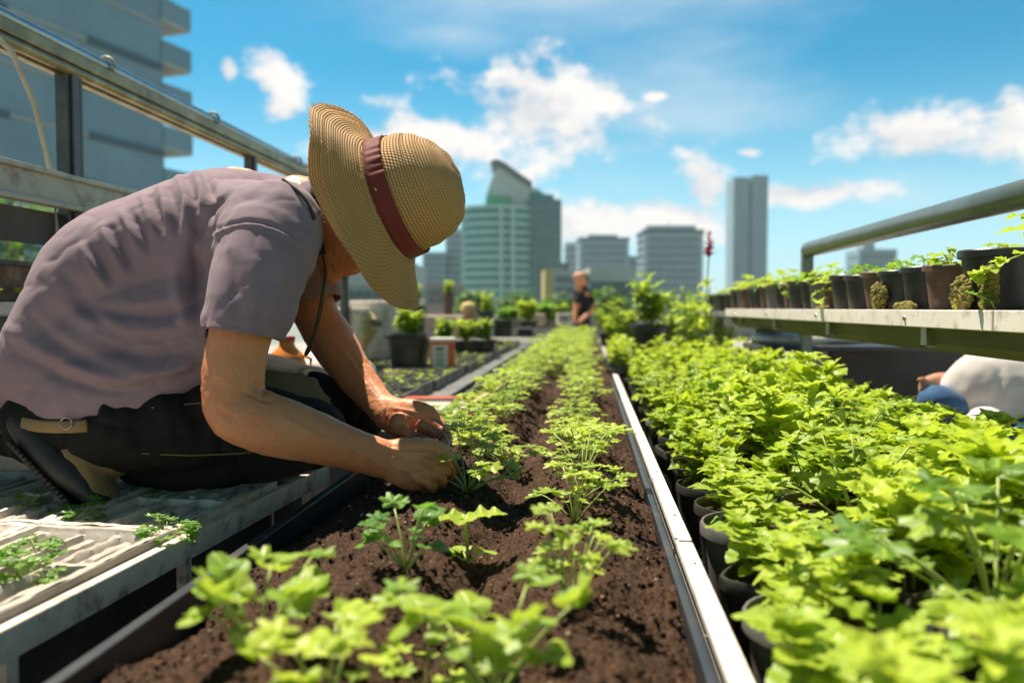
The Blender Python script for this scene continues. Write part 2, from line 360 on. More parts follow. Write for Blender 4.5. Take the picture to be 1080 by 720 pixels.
def g_mint(mb, sb, h=.15, stems=6, spread=.05, kind='mint', L=.045, nodes=4, r=.0018):
    for s_ in range(stems):
        a = random.uniform(0, 6.28); rr = spread * random.random() ** .5
        p = stem_curve((rr * math.cos(a) * .6, rr * math.sin(a) * .6, 0), a, R(random.uniform(4, 26)), h * random.uniform(.7, 1.12), random.uniform(-.2, .4))
        sb.tube(p, [r * (1.1 - .12 * i) for i in range(len(p))], 5)
        P = np.array(p); roll = random.uniform(0, 3)
        for k in range(nodes):
            f = (k + 1.2) / (nodes + .2); x = f * (len(p) - 1); i = min(int(x), len(p) - 2); b = P[i] + (P[i + 1] - P[i]) * (x - i)
            for q in (0, 1):
                aa = roll + k * 1.57 + q * math.pi + random.uniform(-.3, .3); ee = R(random.uniform(-18, 38) + 30 * f)
                ll = L * (1.1 - .45 * abs(f - .6)) * random.uniform(.8, 1.2) * (.75 if k == nodes - 1 else 1)
                add_leaf(mb, kind, b, sph(aa, ee), (0, 0, 1), ll, random.uniform(.85, 1.15), min(1, max(0, f * .7 + random.uniform(-.2, .35))))
        for q in range(4):
            add_leaf(mb, kind, P[-1], sph(roll + q * 1.57 + .4, R(random.uniform(35, 65))), (0, 0, 1), L * random.uniform(.4, .7), .8, random.uniform(.7, 1))
def g_parsley(mb, sb, h=.09, stems=10, kind='lobed', L=.026, lean=(8, 50), r=.0013, leaflets=3, pet=.4):
    for s_ in range(stems):
        a = s_ * 2.4 + random.uniform(-.3, .3); ln = R(random.uniform(*lean))
        p = stem_curve((.004 * math.cos(a), .004 * math.sin(a), 0), a, ln, h * random.uniform(.65, 1.1), random.uniform(.1, .7))
        sb.tube(p, [r * 1.3, r * 1.1, r, r, r * .9, r * .7], 5)
        e = p[-1]; d = nrm(p[-1] - p[-2]); rv = random.random()
        for q in range(leaflets):
            o = (q - (leaflets - 1) / 2) * (1.15 if leaflets == 3 else .8)
            dd = np.array([d[0] * math.cos(o) - d[1] * math.sin(o), d[0] * math.sin(o) + d[1] * math.cos(o), random.uniform(-.1, .25)])
            if abs(dd[0]) + abs(dd[1]) < .3: dd[:2] += sph(a + o, 0)[:2] * .6
            b = e + nrm(dd) * .002; add_leaf(mb, kind, b, dd, (0, 0, 1), L * random.uniform(.8, 1.2) * (1.1 if abs(o) < .1 else .9), random.uniform(.85, 1.1), min(1, max(0, rv + random.uniform(-.2, .2))))
        if h > .05 and random.random() < .7:
            m_ = p[3]; add_leaf(mb, kind, m_, sph(a + random.choice((-1, 1)), R(10)), (0, 0, 1), L * .6, 1)
def plant_proto(name, gen, mat, rootpart=True, **kw):
    mb, sb = MB(), MB(); gen(mb, sb, **kw)
    e = empty(name)
    sb.build('stem', 'stem', e, True); mb.build('foliage', mat, e, True)
    return e

# ================================================================== the setting
# city ground, roof deck
g = MB(); g.box((0, 900, -46), (5200, 4600, .2)); M['city'] = pmat('city_ground', (.10, .13, .09), .9, c2=(.22, .22, .21), nscale=.02, c3=(.05, .10, .04), n3s=.05)
tag(g.build('ground', 'city'), kind='structure')
g = MB(); g.box((0, 11.5, -.15), (17, 31, .3)); tag(g.build('roof_deck', 'conc'), kind='structure')
g = MB(); g.box((0, 27.2, .3), (17, .3, .9)); g.box((0, 27.2, .77), (17.1, .4, .06)); tag(g.build('roof_parapet', 'conc', bevel=.01), 'low concrete parapet wall closing the far edge of the roof garden', 'parapet wall')

# ---- buildings
M['gl_teal'] = pmat('teal_glass', (.02, .20, .22), .3, spec=.5, c2=(.04, .27, .28), nscale=.15)
M['gl_teal2'] = pmat('dark_teal_glass', (.03, .11, .12), .2, spec=.8, c2=(.05, .15, .16), nscale=.15)
M['span'] = pmat('pale_green_spandrel', (.46, .62, .58), .6)
M['wht'] = pmat('white_render', (.58, .60, .60), .7, c2=(.50, .52, .53), nscale=.3)
M['greenpanel'] = pmat('green_panel', (.10, .42, .20), .5)
M['darkroof'] = pmat('dark_roof', (.10, .14, .16), .5)
M['grb'] = pmat('grey_facade', (.42, .50, .56), .7, c2=(.36, .44, .50), nscale=.2)
M['win'] = pmat('window_glass', (.10, .17, .21), .2, spec=.8)
M['slab'] = pmat('blue_grey_cladding', (.30, .39, .45), .5, c2=(.26, .35, .41), nscale=.1)
M['slabd'] = pmat('dark_joint', (.08, .14, .18), .5)
M['balc'] = pmat('balcony_concrete', (.50, .50, .48), .7, c2=(.42, .42, .41), nscale=.4)
M['facade'] = pmat('blue_grey_panel', (.24, .35, .43), .5, c2=(.20, .30, .38), nscale=.25)
M['yellow'] = pmat('ochre_render', (.62, .47, .20), .8)
M['pink'] = pmat('pink_render', (.50, .36, .30), .8)
ZG = -46
def vbox(mb, px0, px1, pytop, dep, thick, zb=ZG, rz=0):
    a, b = D(px0, 325, dep), D(px1, 325, dep); top = 1 + (325 - pytop) / FPX * dep
    c = (np.array(a) + np.array(b)) / 2; d = nrm(np.array(b) - np.array(a)); n = np.array((-d[1], d[0], 0)); W = np.linalg.norm(np.array(b - a))
    mb.box(c * (1, 1, 0) + n * thick / 2 + np.array((0, 0, (top + zb) / 2)), (W, thick, top - zb), np.stack([d, n, (0, 0, 1)], 1)); return c * (1, 1, 0), d, n, W, top
def block(name, label, px0, px1, pyt, dep, thick, wall, winmat, cols=0, floors=0, parapet=None, roofbox=None, fpx=7, inset=.86, frac=.55, vertical=True):
    e = empty(name, label=label, cat='building'); mb = MB(); c, d, n, W, top = vbox(mb, px0, px1, pyt, dep, thick)
    e.location = (c[0], c[1], ZG); off = np.array(e.location)
    mb.V = [v - off for v in mb.V]; mb.build('wall', wall, e)
    Rm = np.stack([d, n, (0, 0, 1)], 1); fh = fpx / FPX * dep
    if floors:
        for k in range(floors):
            z = top - fh * (k + .9) ; wb = MB()
            if cols and cols * floors <= 24:
                for q in range(cols):
                    x = (q + .5) / cols - .5; wb = MB(); wb.box(c + d * x * W * inset - n * .15 + np.array((0, 0, z)) - off, (W * inset / cols * frac, .5, fh * .62), Rm); wb.build('window', winmat, e)
                continue
            if cols:
                for q in range(cols):
                    x = (q + .5) / cols - .5; wb.box(c + d * x * W * inset - n * .15 + np.array((0, 0, z)) - off, (W * inset / cols * frac, .5, fh * .62), Rm)
            else: wb.box(c - n * .15 + np.array((0, 0, z)) - off, (W * inset, .5, fh * frac), Rm)
            wb.build('window_band', winmat, e)
            if not cols: pass
        sb_ = MB()
        for k in range(floors):
            z = top - fh * (k + .9)
            sb_.box(c + d * W / 2 + n * thick / 2 + np.array((0, 0, z)) - off, (.4, thick * .8, fh * .5), Rm)
            sb_.box(c - d * W / 2 + n * thick / 2 + np.array((0, 0, z)) - off, (.4, thick * .8, fh * .5), Rm)
        sb_.build('side_windows', winmat, e)
    if parapet: pb = MB(); pb.box(c + n * thick / 2 + np.array((0, 0, top + .8)) - off, (W * 1.03, thick * 1.03, 1.6), Rm); pb.build('parapet', parapet, e)
    if roofbox:
        for x0, x1, h in roofbox:
            pb = MB(); pb.box(c + d * ((x0 + x1) / 2 - .5) * W + n * thick / 2 + np.array((0, 0, top + h / 2 + (1.6 if parapet else 0))) - off, ((x1 - x0) * W, thick * .5, h), Rm); pb.build('roof_plant_room', wall, e)
    return e
# glass tower with bowed front and sail roof
e = empty('glass_tower', D(540, 325, 300), label='teal glass tower with rounded front and curved sail-shaped roof', cat='building'); e.location.z = ZG
off = np.array(e.location); dr = nrm(np.array(D(592, 325, 300) - D(488, 325, 300))); nn = np.array((-dr[1], dr[0], 0)); S = 300 / FPX
def tw(px, py, back=0): p = np.array(D(540, 325, 300)) + dr * (px - 540) * S + nn * back; p[2] = 1 + (325 - py) * S; return p - off
def outline(x0, x1, bow, back, n=14):
    P = [tw(x0 + (x1 - x0) * i / n, 325, 0) - nn * bow * math.sin(math.pi * (i / n)) ** .6 for i in range(n + 1)]
    return P + [tw(x1, 325, back), tw(x0, 325, back)]
def ext(mb, P, z0, z1, grow=1.0):
    P = np.array(P); c = P.mean(0); P = c + (P - c) * grow; n = len(P); A, B = P.copy(), P.copy(); A[:, 2] = z0 - ZG; B[:, 2] = z1 - ZG
    mb.add(np.concatenate([A, B]), [tuple(range(n))[::-1], tuple(range(n, 2 * n))] + [(i, (i + 1) % n, (i + 1) % n + n, i + n) for i in range(n)])
zt = 1 + (325 - 219) * S
o1 = outline(488, 560, 7, 26); o2 = outline(556, 592, 2, 24)
mb = MB(); ext(mb, o1, ZG, zt); mb.build('glazed_body', 'gl_teal', e)
zt2 = 1 + (325 - 217) * S; mb = MB(); ext(mb, o2, ZG, zt2 + 2); mb.build('side_wing', 'gl_teal2', e)
for k in range(26):
    z = zt - 1.2 - k * 3.05; mb = MB(); ext(mb, o1, z, z + 1.15, 1.012); mb.build('floor_band', 'span', e)
for k in range(14):
    z = zt2 - 1.5 - k * 5; mb = MB(); ext(mb, o2, z, z + .6, 1.012); mb.build('wing_floor_band', 'gl_teal', e)
for x in (488.5, 529, 541, 559): mb = MB(); mb.box(tw(x, 325) + np.array((0, 0, (zt + ZG) / 2 - 1)) - nn * (7.6 if 500 < x < 550 else .5), (1.2, .8, zt - ZG), np.stack([dr, nn, (0, 0, 1)], 1)); mb.build('mullion_strip', 'span', e)
mb = MB(); mb.prism([((x - 540) * S, (325 - y) * S + 1 - ZG) for x, y in ((511, 219), (514, 203), (520, 186), (527, 176), (536, 180), (548, 190), (558, 196), (558, 219))], 1, 16, (tw(540, 325) * (1, 1, 0), dr, nn, (0, 0, 1))); mb.build('roof_screen', 'wht', e)
mb = MB(); mb.prism([((x - 540) * S, (325 - y) * S + 1 - ZG) for x, y in ((517, 172), (524, 169.5), (534, 174), (546, 183), (561, 193), (561, 198), (548, 192), (536, 183), (526, 177), (518, 175))], -1, 18, (tw(540, 325) * (1, 1, 0), dr, nn, (0, 0, 1))); mb.build('sail_roof', 'darkroof', e)
mb = MB(); mb.prism([((x - 540) * S, (325 - y) * S + 1 - ZG) for x, y in ((512, 218), (513, 207), (539, 208), (539, 218))], .2, 2, (tw(540, 325) * (1, 1, 0), dr, nn, (0, 0, 1))); mb.build('green_panel', 'greenpanel', e)
mb = MB(); mb.prism([((x - 540) * S, (325 - y) * S + 1 - ZG) for x, y in ((558, 219), (558, 203), (584, 206), (584, 219))], 1, 15, (tw(540, 325) * (1, 1, 0), dr, nn, (0, 0, 1))); mb.build('wing_plant_room', 'gl_teal', e)
mb = MB(); mb.prism([((x - 540) * S, (325 - y) * S + 1 - ZG) for x, y in ((557, 203), (559, 198.5), (566, 199), (572, 203))], 1, 15, (tw(540, 325) * (1, 1, 0), dr, nn, (0, 0, 1))); mb.build('wing_roof', 'wht', e)

block('office_block', 'grey office block with flat roof right of the glass tower', 611, 663, 254, 420, 22, 'grb', 'win', 10, 10, parapet='darkroof', roofbox=[(.2, .8, 2)], fpx=7.5)
eb = block('office_block', 'boxy grey office block with stepped roof standing before the salvia spikes', 679, 741, 246, 380, 22, 'grb', 'win', 12, 10, parapet='darkroof', roofbox=[(.08, .92, 2.5)], fpx=8)
mb = MB(); a = np.array(D(705, 243, 385)) - np.array(eb.location); mb.tube([a, a + (0, 0, 5)], [.25, .12], 6); mb.build('roof_mast', 'darkroof', eb)
e = block('slab_tower', 'tall plain blue-grey slab tower standing alone against the sky', 772.5, 789.5, 188, 460, 16, 'slab', 'slabd')
mb = MB(); c_, d_, n_, W_, tp = vbox(mb, 791.5, 808.5, 186, 459, 16); mb.V = [v - np.array(e.location) for v in mb.V]; mb.build('wall', 'slab', e)
mb = MB(); vbox(mb, 789.3, 791.7, 189, 462, 12); mb.V = [v - np.array(e.location) for v in mb.V]; mb.build('recessed_joint', 'slabd', e)
block('apartment_tower', 'grey tower showing beside the hat brim left of the glass tower', 470, 488, 243, 340, 18, 'grb', 'win', 4, 12, roofbox=[(.1, .7, 2)], fpx=7.5)
block('apartment_tower', 'low dusky blue tower half hidden behind the straw hat brim', 446, 469, 266, 330, 18, 'slab', 'win', 4, 9, fpx=7)
block('background_block', 'pale narrow block rising behind the two grey office blocks', 596, 613, 256, 470, 14, 'wht', 'win', 3, 8, fpx=8)
block('background_block', 'small blue-green block filling the gap between the grey office blocks', 662, 681, 270, 450, 14, 'slab', 'win', 4, 6, fpx=8)
block('background_block', 'dull dark block edging the right side of the glass tower', 590, 600, 277, 320, 14, 'gl_teal2', 'win', 2, 5, fpx=7)
e = block('low_house', 'low white house with an ochre end wall below the glass tower', 583, 618, 285, 120, 10, 'wht', 'win', 6, 3, fpx=11)
mb = MB(); vbox(mb, 574, 583.5, 284, 120, 10); mb.V = [v - np.array(e.location) for v in mb.V]; mb.build('end_wall', 'yellow', e)
block('low_house', 'wide glass-fronted low building behind the man in black', 622, 668, 297, 90, 10, 'gl_teal2', 'win', 6, 2, parapet='wht', fpx=11)
block('low_house', 'pinkish low house behind the planters left of the glass tower', 447, 487, 300, 100, 8, 'pink', 'win', 4, 2, fpx=9)
block('low_house', 'long low grey building seen under the gardener\'s chin', 352, 436, 300, 60, 8, 'balc', 'win', 9, 2, parapet='wht', fpx=12)
block('distant_block', 'hazy low building on the horizon above the right shelf', 905, 945, 263, 500, 20, 'slab', 'win', 6, 4, roofbox=[(.2, .5, 5)], fpx=9)
# near balcony building on the left
C0 = np.array(D(176, 325, 66)); fd = nrm(np.array(D(830, 325, 1000) - D(830, 325, 1)) * (1, 1, 0)); fn = np.array((fd[1], -fd[0], 0))  # facade direction, outward normal
if fn[1] > 0: fn = -fn
e = empty('balcony_building', (C0[0], C0[1], ZG), label='large blue-grey building with stacked balcony ends behind the left railing', cat='building')
off = np.array(e.location); Rm = np.stack([fd, -fn, (0, 0, 1)], 1); c0 = C0 * (1, 1, 0); FH = 44 / FPX * 66
L_ = 46; zt = 40
mb = MB(); mb.box(c0 - fd * L_ / 2 - fn * 8 + np.array((0, 0, (zt + ZG) / 2)) - off, (L_, 16, zt - ZG), Rm); mb.build('wall', 'facade', e)
zs = 1 + (325 - 164) / FPX * 66
for k in range(-6, 9):
    z = zs + k * FH
    mb = MB(); mb.box(c0 - fd * L_ / 2 + fn * .06 + np.array((0, 0, z)) - off, (L_, .25, .16), Rm); mb.build('string_course', 'balc', e)
    for x in ((8.2, 2.2), (17.5, 3.4), (29, 4)) if k % 2 else ((3.9, 7.2), (15.5, 3.), (27, 5)):
        mb = MB(); mb.box(c0 - fd * x[0] + fn * .2 + np.array((0, 0, z)) - off, (x[1], .3, .42), Rm); mb.build('slit_window', 'slabd', e)
    zb = z + .5
    mb = MB(); mb.box(c0 + fd * 1.5 - fn * 3.4 + np.array((0, 0, zb)) - off, (3.3, 7, .24), Rm); mb.build('balcony_slab', 'balc', e)
    mb = MB(); bp = c0 + fd * 1.55 - fn * 3.4 + np.array((0, 0, zb + .12 + .85)) - off
    mb.box(bp + fn * 3.45, (3.3, .12, 1.7), Rm); mb.box(bp + fd * 1.65, (.12, 7, 1.7), Rm); mb.build('balcony_parapet', 'facade', e)

# ================================================================== left railing
XL = -1.27
e = empty('roof_railing', (XL, 2, 0), label='tall bronze and steel railing running along the left roof edge', cat='railing')
def L(p): return np.array(p) - np.array(e.location)
zr = 1.635
mb = MB(); mb.tube([L((XL, y, zr)) for y in (.3, 1.6, 3, 4.1)], .017, 16); mb.build('top_tube', 'steel', e, True)
mb = MB(); mb.box(L((XL, 2.2, zr - .028)), (.050, 3.8, .030)); mb.build('rail_channel', 'bronze', e, bevel=.004)
mb = MB(); mb.tube([L((XL + .014, y, zr - .056)) for y in (.3, 1.6, 3, 4.1)], .013, 14); mb.build('lower_tube', 'bronze', e, True)
mb = MB(); mb.box(L((XL - .012, 2.2, zr - .062)), (.02, 3.8, .02)); mb.build('rail_channel', 'bronze', e)
for y in (.75, 1.86, 2.92, 4.07):
    w_ = .052 if y < 2 else .044
    mb = MB(); mb.box(L((XL, y, .8)), (.03, w_, 1.56)); mb.box(L((XL + .019, y, .8)), (.008, w_ * .45, 1.56)); mb.box(L((XL + .005, y + w_ / 2 + .006, .8)), (.02, .012, 1.56)); mb.build('post', 'post', e, bevel=.002)
mb = MB(); mb.box(L((XL + .022, 2.2, 1.275)), (.036, 3.8, .075)); mb.box(L((XL + .045, 2.2, 1.310)), (.014, 3.8, .012)); mb.box(L((XL + .045, 2.2, 1.240)), (.014, 3.8, .012)); mb.build('mid_beam', 'cream', e, bevel=.002)
mb = MB(); mb.box(L((XL - .02, 2.2, 1.19)), (.01, 3.8, .08)); mb.build('lower_panel', 'olive', e)
for y in (2.02, 2.62, 3.4, 4.2):
    mb = MB(); mb.tube([L((XL + .024 * math.cos(a), y, zr + .002 + .024 * math.sin(a))) for a in np.linspace(-.6, 3.7, 12)], .005, 8); mb.build('clamp_ring', 'cream', e, True)
cab = MB(); cab.tube([(XL + .03, 1.40, 1.60), (XL + .035, 1.5, 1.59), (XL + .04, 1.62, 1.55), (XL + .03, 1.70, 1.46), (XL + .03, 1.755, 1.3), (XL + .035, 1.765, 1.15), (XL + .03, 1.77, 1.0)], .006, 8)
tag(cab.build('hanging_cable', 'cream', None, True), 'pale cable looping down beside the dark railing post', 'cable')

# greenery beyond the railing
def bush_mesh(mb, rx, ry, rz_, n, L_=.05, kind='mintlo', seed=0):
    for i in range(n):
        u = rng.normal(size=3); u /= np.linalg.norm(u); rr = rng.random() ** .4
        wob = 1 + .35 * vnoise(np.array([u * 2.1 + seed]))[0]
        p = u * rr * wob * (rx, ry, rz_)
        add_leaf(mb, kind, p, sph(rng.random() * 6.28, R(rng.uniform(-20, 60))), (0, 0, 1), L_ * rng.uniform(.7, 1.3))
def small_tree(px, py, dep, r, label, group=None, h=None, n=900, lf=.3):
    p = D(px, py, dep); e = empty('tree', (p.x, p.y, ZG if dep > 26 else 0), label=label, cat='tree', group=group); zc = p.z - e.location.z
    mb = MB(); bush_mesh(mb, r, r, r * .8, n, lf, 'mintlo', px); mb.V = [v + np.array((0, 0, zc)) for v in mb.V]; mb.build('crown', 'tree', e)
    mb = MB(); mb.tube([(0, 0, 0), (.1, 0, zc * .5), (0, 0, zc)], [.35, .25, .1], 7)
    for q in range(5): a = q * 1.3; mb.tube([(0, 0, zc - r * .6), (math.cos(a) * r * .6, math.sin(a) * r * .6, zc + r * .1 * q - r * .2)], [.12, .04], 5)
    mb.build('trunk', 'woodp', e, True); return e
small_tree(15, 258, 30, 3.2, 'dark green tree seen under the left railing beam', lf=.35, n=1300)
small_tree(-70, 262, 26.5, 3.0, 'dark green tree at the left edge below the cream beam', lf=.35, n=1000)
for i, (px, r) in enumerate(((500, 4), (545, 5), (590, 4), (640, 5), (700, 6), (750, 5), (830, 6), (895, 5))):
    small_tree(px, 326 + (i % 3) * 1.5, 75 + i * 4, r * .5, ['rounded', 'broad', 'small', 'spreading'][i % 4] + ' dark tree on the horizon, ' + ORD[i] + ' of the row from the left', 'trees lining the horizon', n=350, lf=.9)

# ================================================================== planting bed
rowx = lambda y: 0
BX0, BX1 = -.425, .098
NX, NY = 230, 620
ys = .28 + (9.2 - .28) * (np.linspace(0, 1, NY) ** 2.2); xs = np.linspace(BX0, BX1, NX)
X, Y = np.meshgrid(xs, ys); Pf = np.stack([X.ravel(), Y.ravel(), 0 * X.ravel()], 1)
hgt = .700 - .052 * np.clip((-.33 - Pf[:, 0]) / .11, 0, 1) ** 1.2 - .020 * np.clip((Pf[:, 0] - .03) / .07, 0, 1)
hgt += .012 * fbm(Pf * 9 + 5, 2) + .016 * np.exp(-((Pf[:, 0] + .235) / .05) ** 2) + .014 * np.exp(-((Pf[:, 0] + .02) / .05) ** 2) - .020 * np.exp(-((Pf[:, 0] + .125) / .035) ** 2)
hgt += .0055 * fbm(Pf * 32, 3) + .0030 * np.abs(fbm(Pf * 120, 2)) + .0030 * fbm(Pf * 260, 2)
Pf[:, 2] = hgt
def soil_h(x, y):
    i = min(NX - 1, max(0, int((x - BX0) / (BX1 - BX0) * (NX - 1)))); j = int(np.clip(np.searchsorted(ys, y), 0, NY - 1)); return float(hgt[j * NX + i])
mb = MB(); mb.add(Pf, [(j * NX + i, j * NX + i + 1, (j + 1) * NX + i + 1, (j + 1) * NX + i) for j in range(NY - 1) for i in range(NX - 1)])
ico = bmesh.new(); bmesh.ops.create_icosphere(ico, subdivisions=1, radius=1); IV = np.array([v.co[:] for v in ico.verts]); IF = [tuple(v.index for v in f.verts) for f in ico.faces]; ico.free()
for i in range(15000):
    y = .36 + 2.6 * random.random() ** 1.7; x = random.uniform(BX0 + .01, BX1 - .004)
    r = .0010 + .0030 * random.random() ** 4; s_ = IV * r * (1 + .35 * rng.normal(size=(len(IV), 1)).clip(-1, 1)) * rng.uniform(.6, 1.2, 3)
    mb.add(s_ + np.array((x, y, soil_h(x, y) + r * .3)), IF)
tag(mb.build('soil', 'soil', None, True), kind='structure')
mb = MB()
for i in range(700):
    y = .40 + 2.2 * random.random() ** 1.6; x = random.uniform(BX0 + .01, BX1 - .004); r = random.uniform(.0008, .0022)
    mb.add(IV * r * rng.uniform(.4, 1.6, 3) + np.array((x, y, soil_h(x, y) + r * .6)), IF)
M['grit'] = pmat('pale_grit', (.42, .30, .20), .9, c2=(.22, .13, .08), nscale=30)
tag(mb.build('grit', 'grit', None, True), 'pale grit and bark flecks scattered over the soil of the bed', kind='stuff')
# bed boards, rail
e = empty('raised_bed', (-.16, .3, 0), label='long raised planting bed edged by dark boards and a white rail', cat='raised bed')
def L(p): return np.array(p) - np.array(e.location)
A, B = Z(140, 640, .702), Z(382, 500, .702); dv = (B - A); A2 = A - dv * .8; B2 = A + dv * 9
xb = -.435
mb = MB(); mb.box(L((xb, 4.7, .56)), (.014, 9.2, .27)); mb.build('side_board', 'navy', e, bevel=.002)
mb = MB(); mb.box(L((.104, 4.7, .565)), (.010, 9.2, .255)); mb.build('side_board', 'navy', e, bevel=.002)
mb = MB(); mb.box(L((-.165, 9.3, .56)), (.54, .014, .27)); mb.build('end_board', 'navy', e)
mb = MB(); mb.box(L((-.165, 4.7, .44)), (.52, 9.18, .02)); mb.build('bottom_board', 'navy', e)
for y in (.4, 2.4, 4.4, 6.4, 8.6):
    for x in (-.40, .07): mb = MB(); mb.box(L((x, y, .215)), (.05, .05, .43)); mb.build('leg', 'navy', e)
segs = [(.20, 1.005), (1.012, 1.9), (1.907, 2.75), (2.757, 3.55)]
e2 = empty('bed_rail', (.118, .3, .70), label='white jointed metal rail capping the right side of the planting bed', cat='rail')
for i, (a, b) in enumerate(segs):
    mb = MB(); o = np.array(e2.location); w_ = .021
    mb.box((.1215, (a + b) / 2, .703 + .001 * (i % 2)) - o, (w_, b - a, .008)); mb.box((.112 + .0005, (a + b) / 2, .708 + .001 * (i % 2)) - o, (.004, b - a, .004)); mb.box((.1325, (a + b) / 2, .683) - o, (.0025, b - a, .038))
    mb.build('rail_section', 'white', e2, bevel=.0012)
    mb = MB()
    for q in np.arange(a + .12, b, .3): mb.lathe([(0, .0012), (.0028, .0010), (.0032, 0)], np.array((.1225, q, .7072 + .001 * (i % 2))) - o, seg=10)
    mb.build('rail_screw', 'steel', e2, True)

# ================================================================== left bench of moulded trays
zt = .69
A, B = Z(0, 665, zt), Z(345, 490, zt); dv = nrm(B - A); nv = np.array((-dv[1], dv[0], 0)); 
if nv[0] > 0: nv = -nv
A = np.array(A); Rt = np.stack([dv, nv, (0, 0, 1)], 1)
if np.linalg.det(Rt) < 0: Rt[:, 0] *= 1
LB = float(np.linalg.norm(np.array(B) - A))
e = empty('tray_bench', (A[0], A[1], 0), label='low white bench carrying the moulded seed trays under the gardener', cat='bench')
def T(u, v, z): return A + dv * u + nv * v + np.array((0, 0, z - zt)) - np.array(e.location)
RB = np.stack([dv, nv, np.cross(dv, nv)], 1)
mb = MB(); mb.box(T(LB / 2 - .25, .008, zt - .018), (LB + .5, .016, .034), RB); mb.build('front_apron', 'tray', e, bevel=.002)
mb = MB(); mb.box(T(LB + .006, .55, zt - .018), (.012, 1.1, .034), RB); mb.build('end_apron', 'tray', e, bevel=.002)
mb = MB(); mb.box(T(LB / 2 - .25, .58, zt - .038), (LB + .5, 1.12, .006), RB); mb.build('bench_top', 'navy', e)
for u in (0.02, .335, LB - .06):
    mb = MB(); mb.box(T(u, .012, zt - .085), (.018, .014, .10), RB); mb.build('bracket', 'tray', e, bevel=.002)
for u in (0.0, LB - .05):
    for v in (.06, 1.0): mb = MB(); mb.box(T(u, v, .325), (.04, .04, .65), RB); mb.build('leg', 'navy', e)
mb = MB(); mb.box(T(LB / 2 - .2, .10, .60), (LB + .3, .012, .12), RB); mb.build('inner_panel', 'navy', e)
# trays: shallow moulded panels with long channels and planting wells
def make_tray(mat, w_, l_, seed):
    random.seed(seed); nx, ny = 84, 60; zz = np.zeros((ny, nx)); xx, yy = np.meshgrid(np.linspace(0, w_, nx), np.linspace(0, l_, ny))
    ed = np.minimum(np.minimum(xx, w_ - xx), np.minimum(yy, l_ - yy))
    zz += .006 * (ed < .012)
    def rr(x0, x1, y0, y1, dz, s_=.004):
        global _; d_ = np.minimum(np.minimum(xx - x0, x1 - xx), np.minimum(yy - y0, y1 - yy)); return dz * np.clip(d_ / s_ + .5, 0, 1)
    rows = 3
    for k in range(rows):
        y0 = .022 + k * (l_ - .04) / rows; y1 = y0 + (l_ - .04) / rows - .012
        zz += rr(.02, w_ * .56, y0, y1, -.017); zz += rr(w_ * .60, w_ - .02, y0, y1, -.010)
        zz += rr(w_ * .1, w_ * .5, (y0 + y1) / 2 - .008, (y0 + y1) / 2 + .004, .012)
        zz += rr(w_ * .64, w_ * .9, (y0 + y1) / 2 - .01, (y0 + y1) / 2 + .006, .008)
    P = np.stack([xx.ravel(), yy.ravel(), zz.ravel()], 1); P[:, 2] += .0016 * fbm(P * 40 + seed, 3) 
    mb = MB(); mb.add(P, [(j * nx + i, j * nx + i + 1, (j + 1) * nx + i + 1, (j + 1) * nx + i) for j in range(ny - 1) for i in range(nx - 1)])
    for a, b in (((0, 0), (w_, 0)), ((w_, 0), (w_, l_)), ((w_, l_), (0, l_)), ((0, l_), (0, 0))):
        mb.bar((a[0], a[1], -.012), (b[0], b[1], -.012), .003, .034)
    return mb
random.seed(11)
TW, TL = .315, .20
herbs = [plant_proto('parsley_clump', g_parsley, 'green', h=.038, stems=16, L=.019, lean=(15, 75), r=.0008) for _ in range(3)]
cnt = 0
names_r = ['front', 'second', 'third', 'fourth', 'fifth']
tray_p = [make_tray('tray', TW, TL, 3).build('seed_tray', 'tray', None, 'auto'), make_tray('trayd', TW, TL, 8).build('seed_tray', 'trayd', None, 'auto')]
random.seed(5); trays = []; shown = set()
phi = math.atan2(dv[1], dv[0]); 
for r_ in range(5):
    for c_ in range(-1, 4):
        u, v = c_ * (TW + .006) + .0, .018 + r_ * (TL + .006)
        if u + TW > LB + .02: continue
        p = A + dv * u + nv * v; k = 0 if (r_ + c_) % 3 else 1
        o = tray_p[k] if k not in shown else tray_p[k].copy()
        if k in shown: col.objects.link(o)
        shown.add(k); o.location = (p[0], p[1], zt + .004 - .012 * 0); o.rotation_euler.z = phi
        tag(o, f"dusty {'white' if k == 0 else 'grey'} seed tray, {ORD[c_ + 1]} from the near end, {names_r[r_]} bench row", 'seed tray', 'moulded seed trays on the bench')
# parsley clumps where the photograph has them
for (px, py, s_, lab) in ((175, 563, 1.0, 'pale lit parsley clump in the front tray right of the dark shoe'), (28, 603, 1.0, 'low parsley clump nearest the lower left corner in a white tray'),
        (38, 575, .7, 'small herb clump in a tray well above the corner clump'), (82, 543, .95, 'shaded dark green parsley clump below the boot'), (30, 530, .6, 'little lit herb tuft left of the shoe sole'),
        (160, 517, .7, 'deeply shaded herb tuft under the thigh'), (290, 505, .5, 'dim herb tuft under the near forearm by the bench edge'), (255, 508, .55, 'dim herb tuft under the gardener\'s knee')):
    p = Z(px, py, zt + .004); pr = random.choice(herbs)
    place(pr, USED, (p.x, p.y, zt + .0), random.uniform(0, 6), s_ * .88, lab, 'herb', 'parsley clumps in the seed trays')

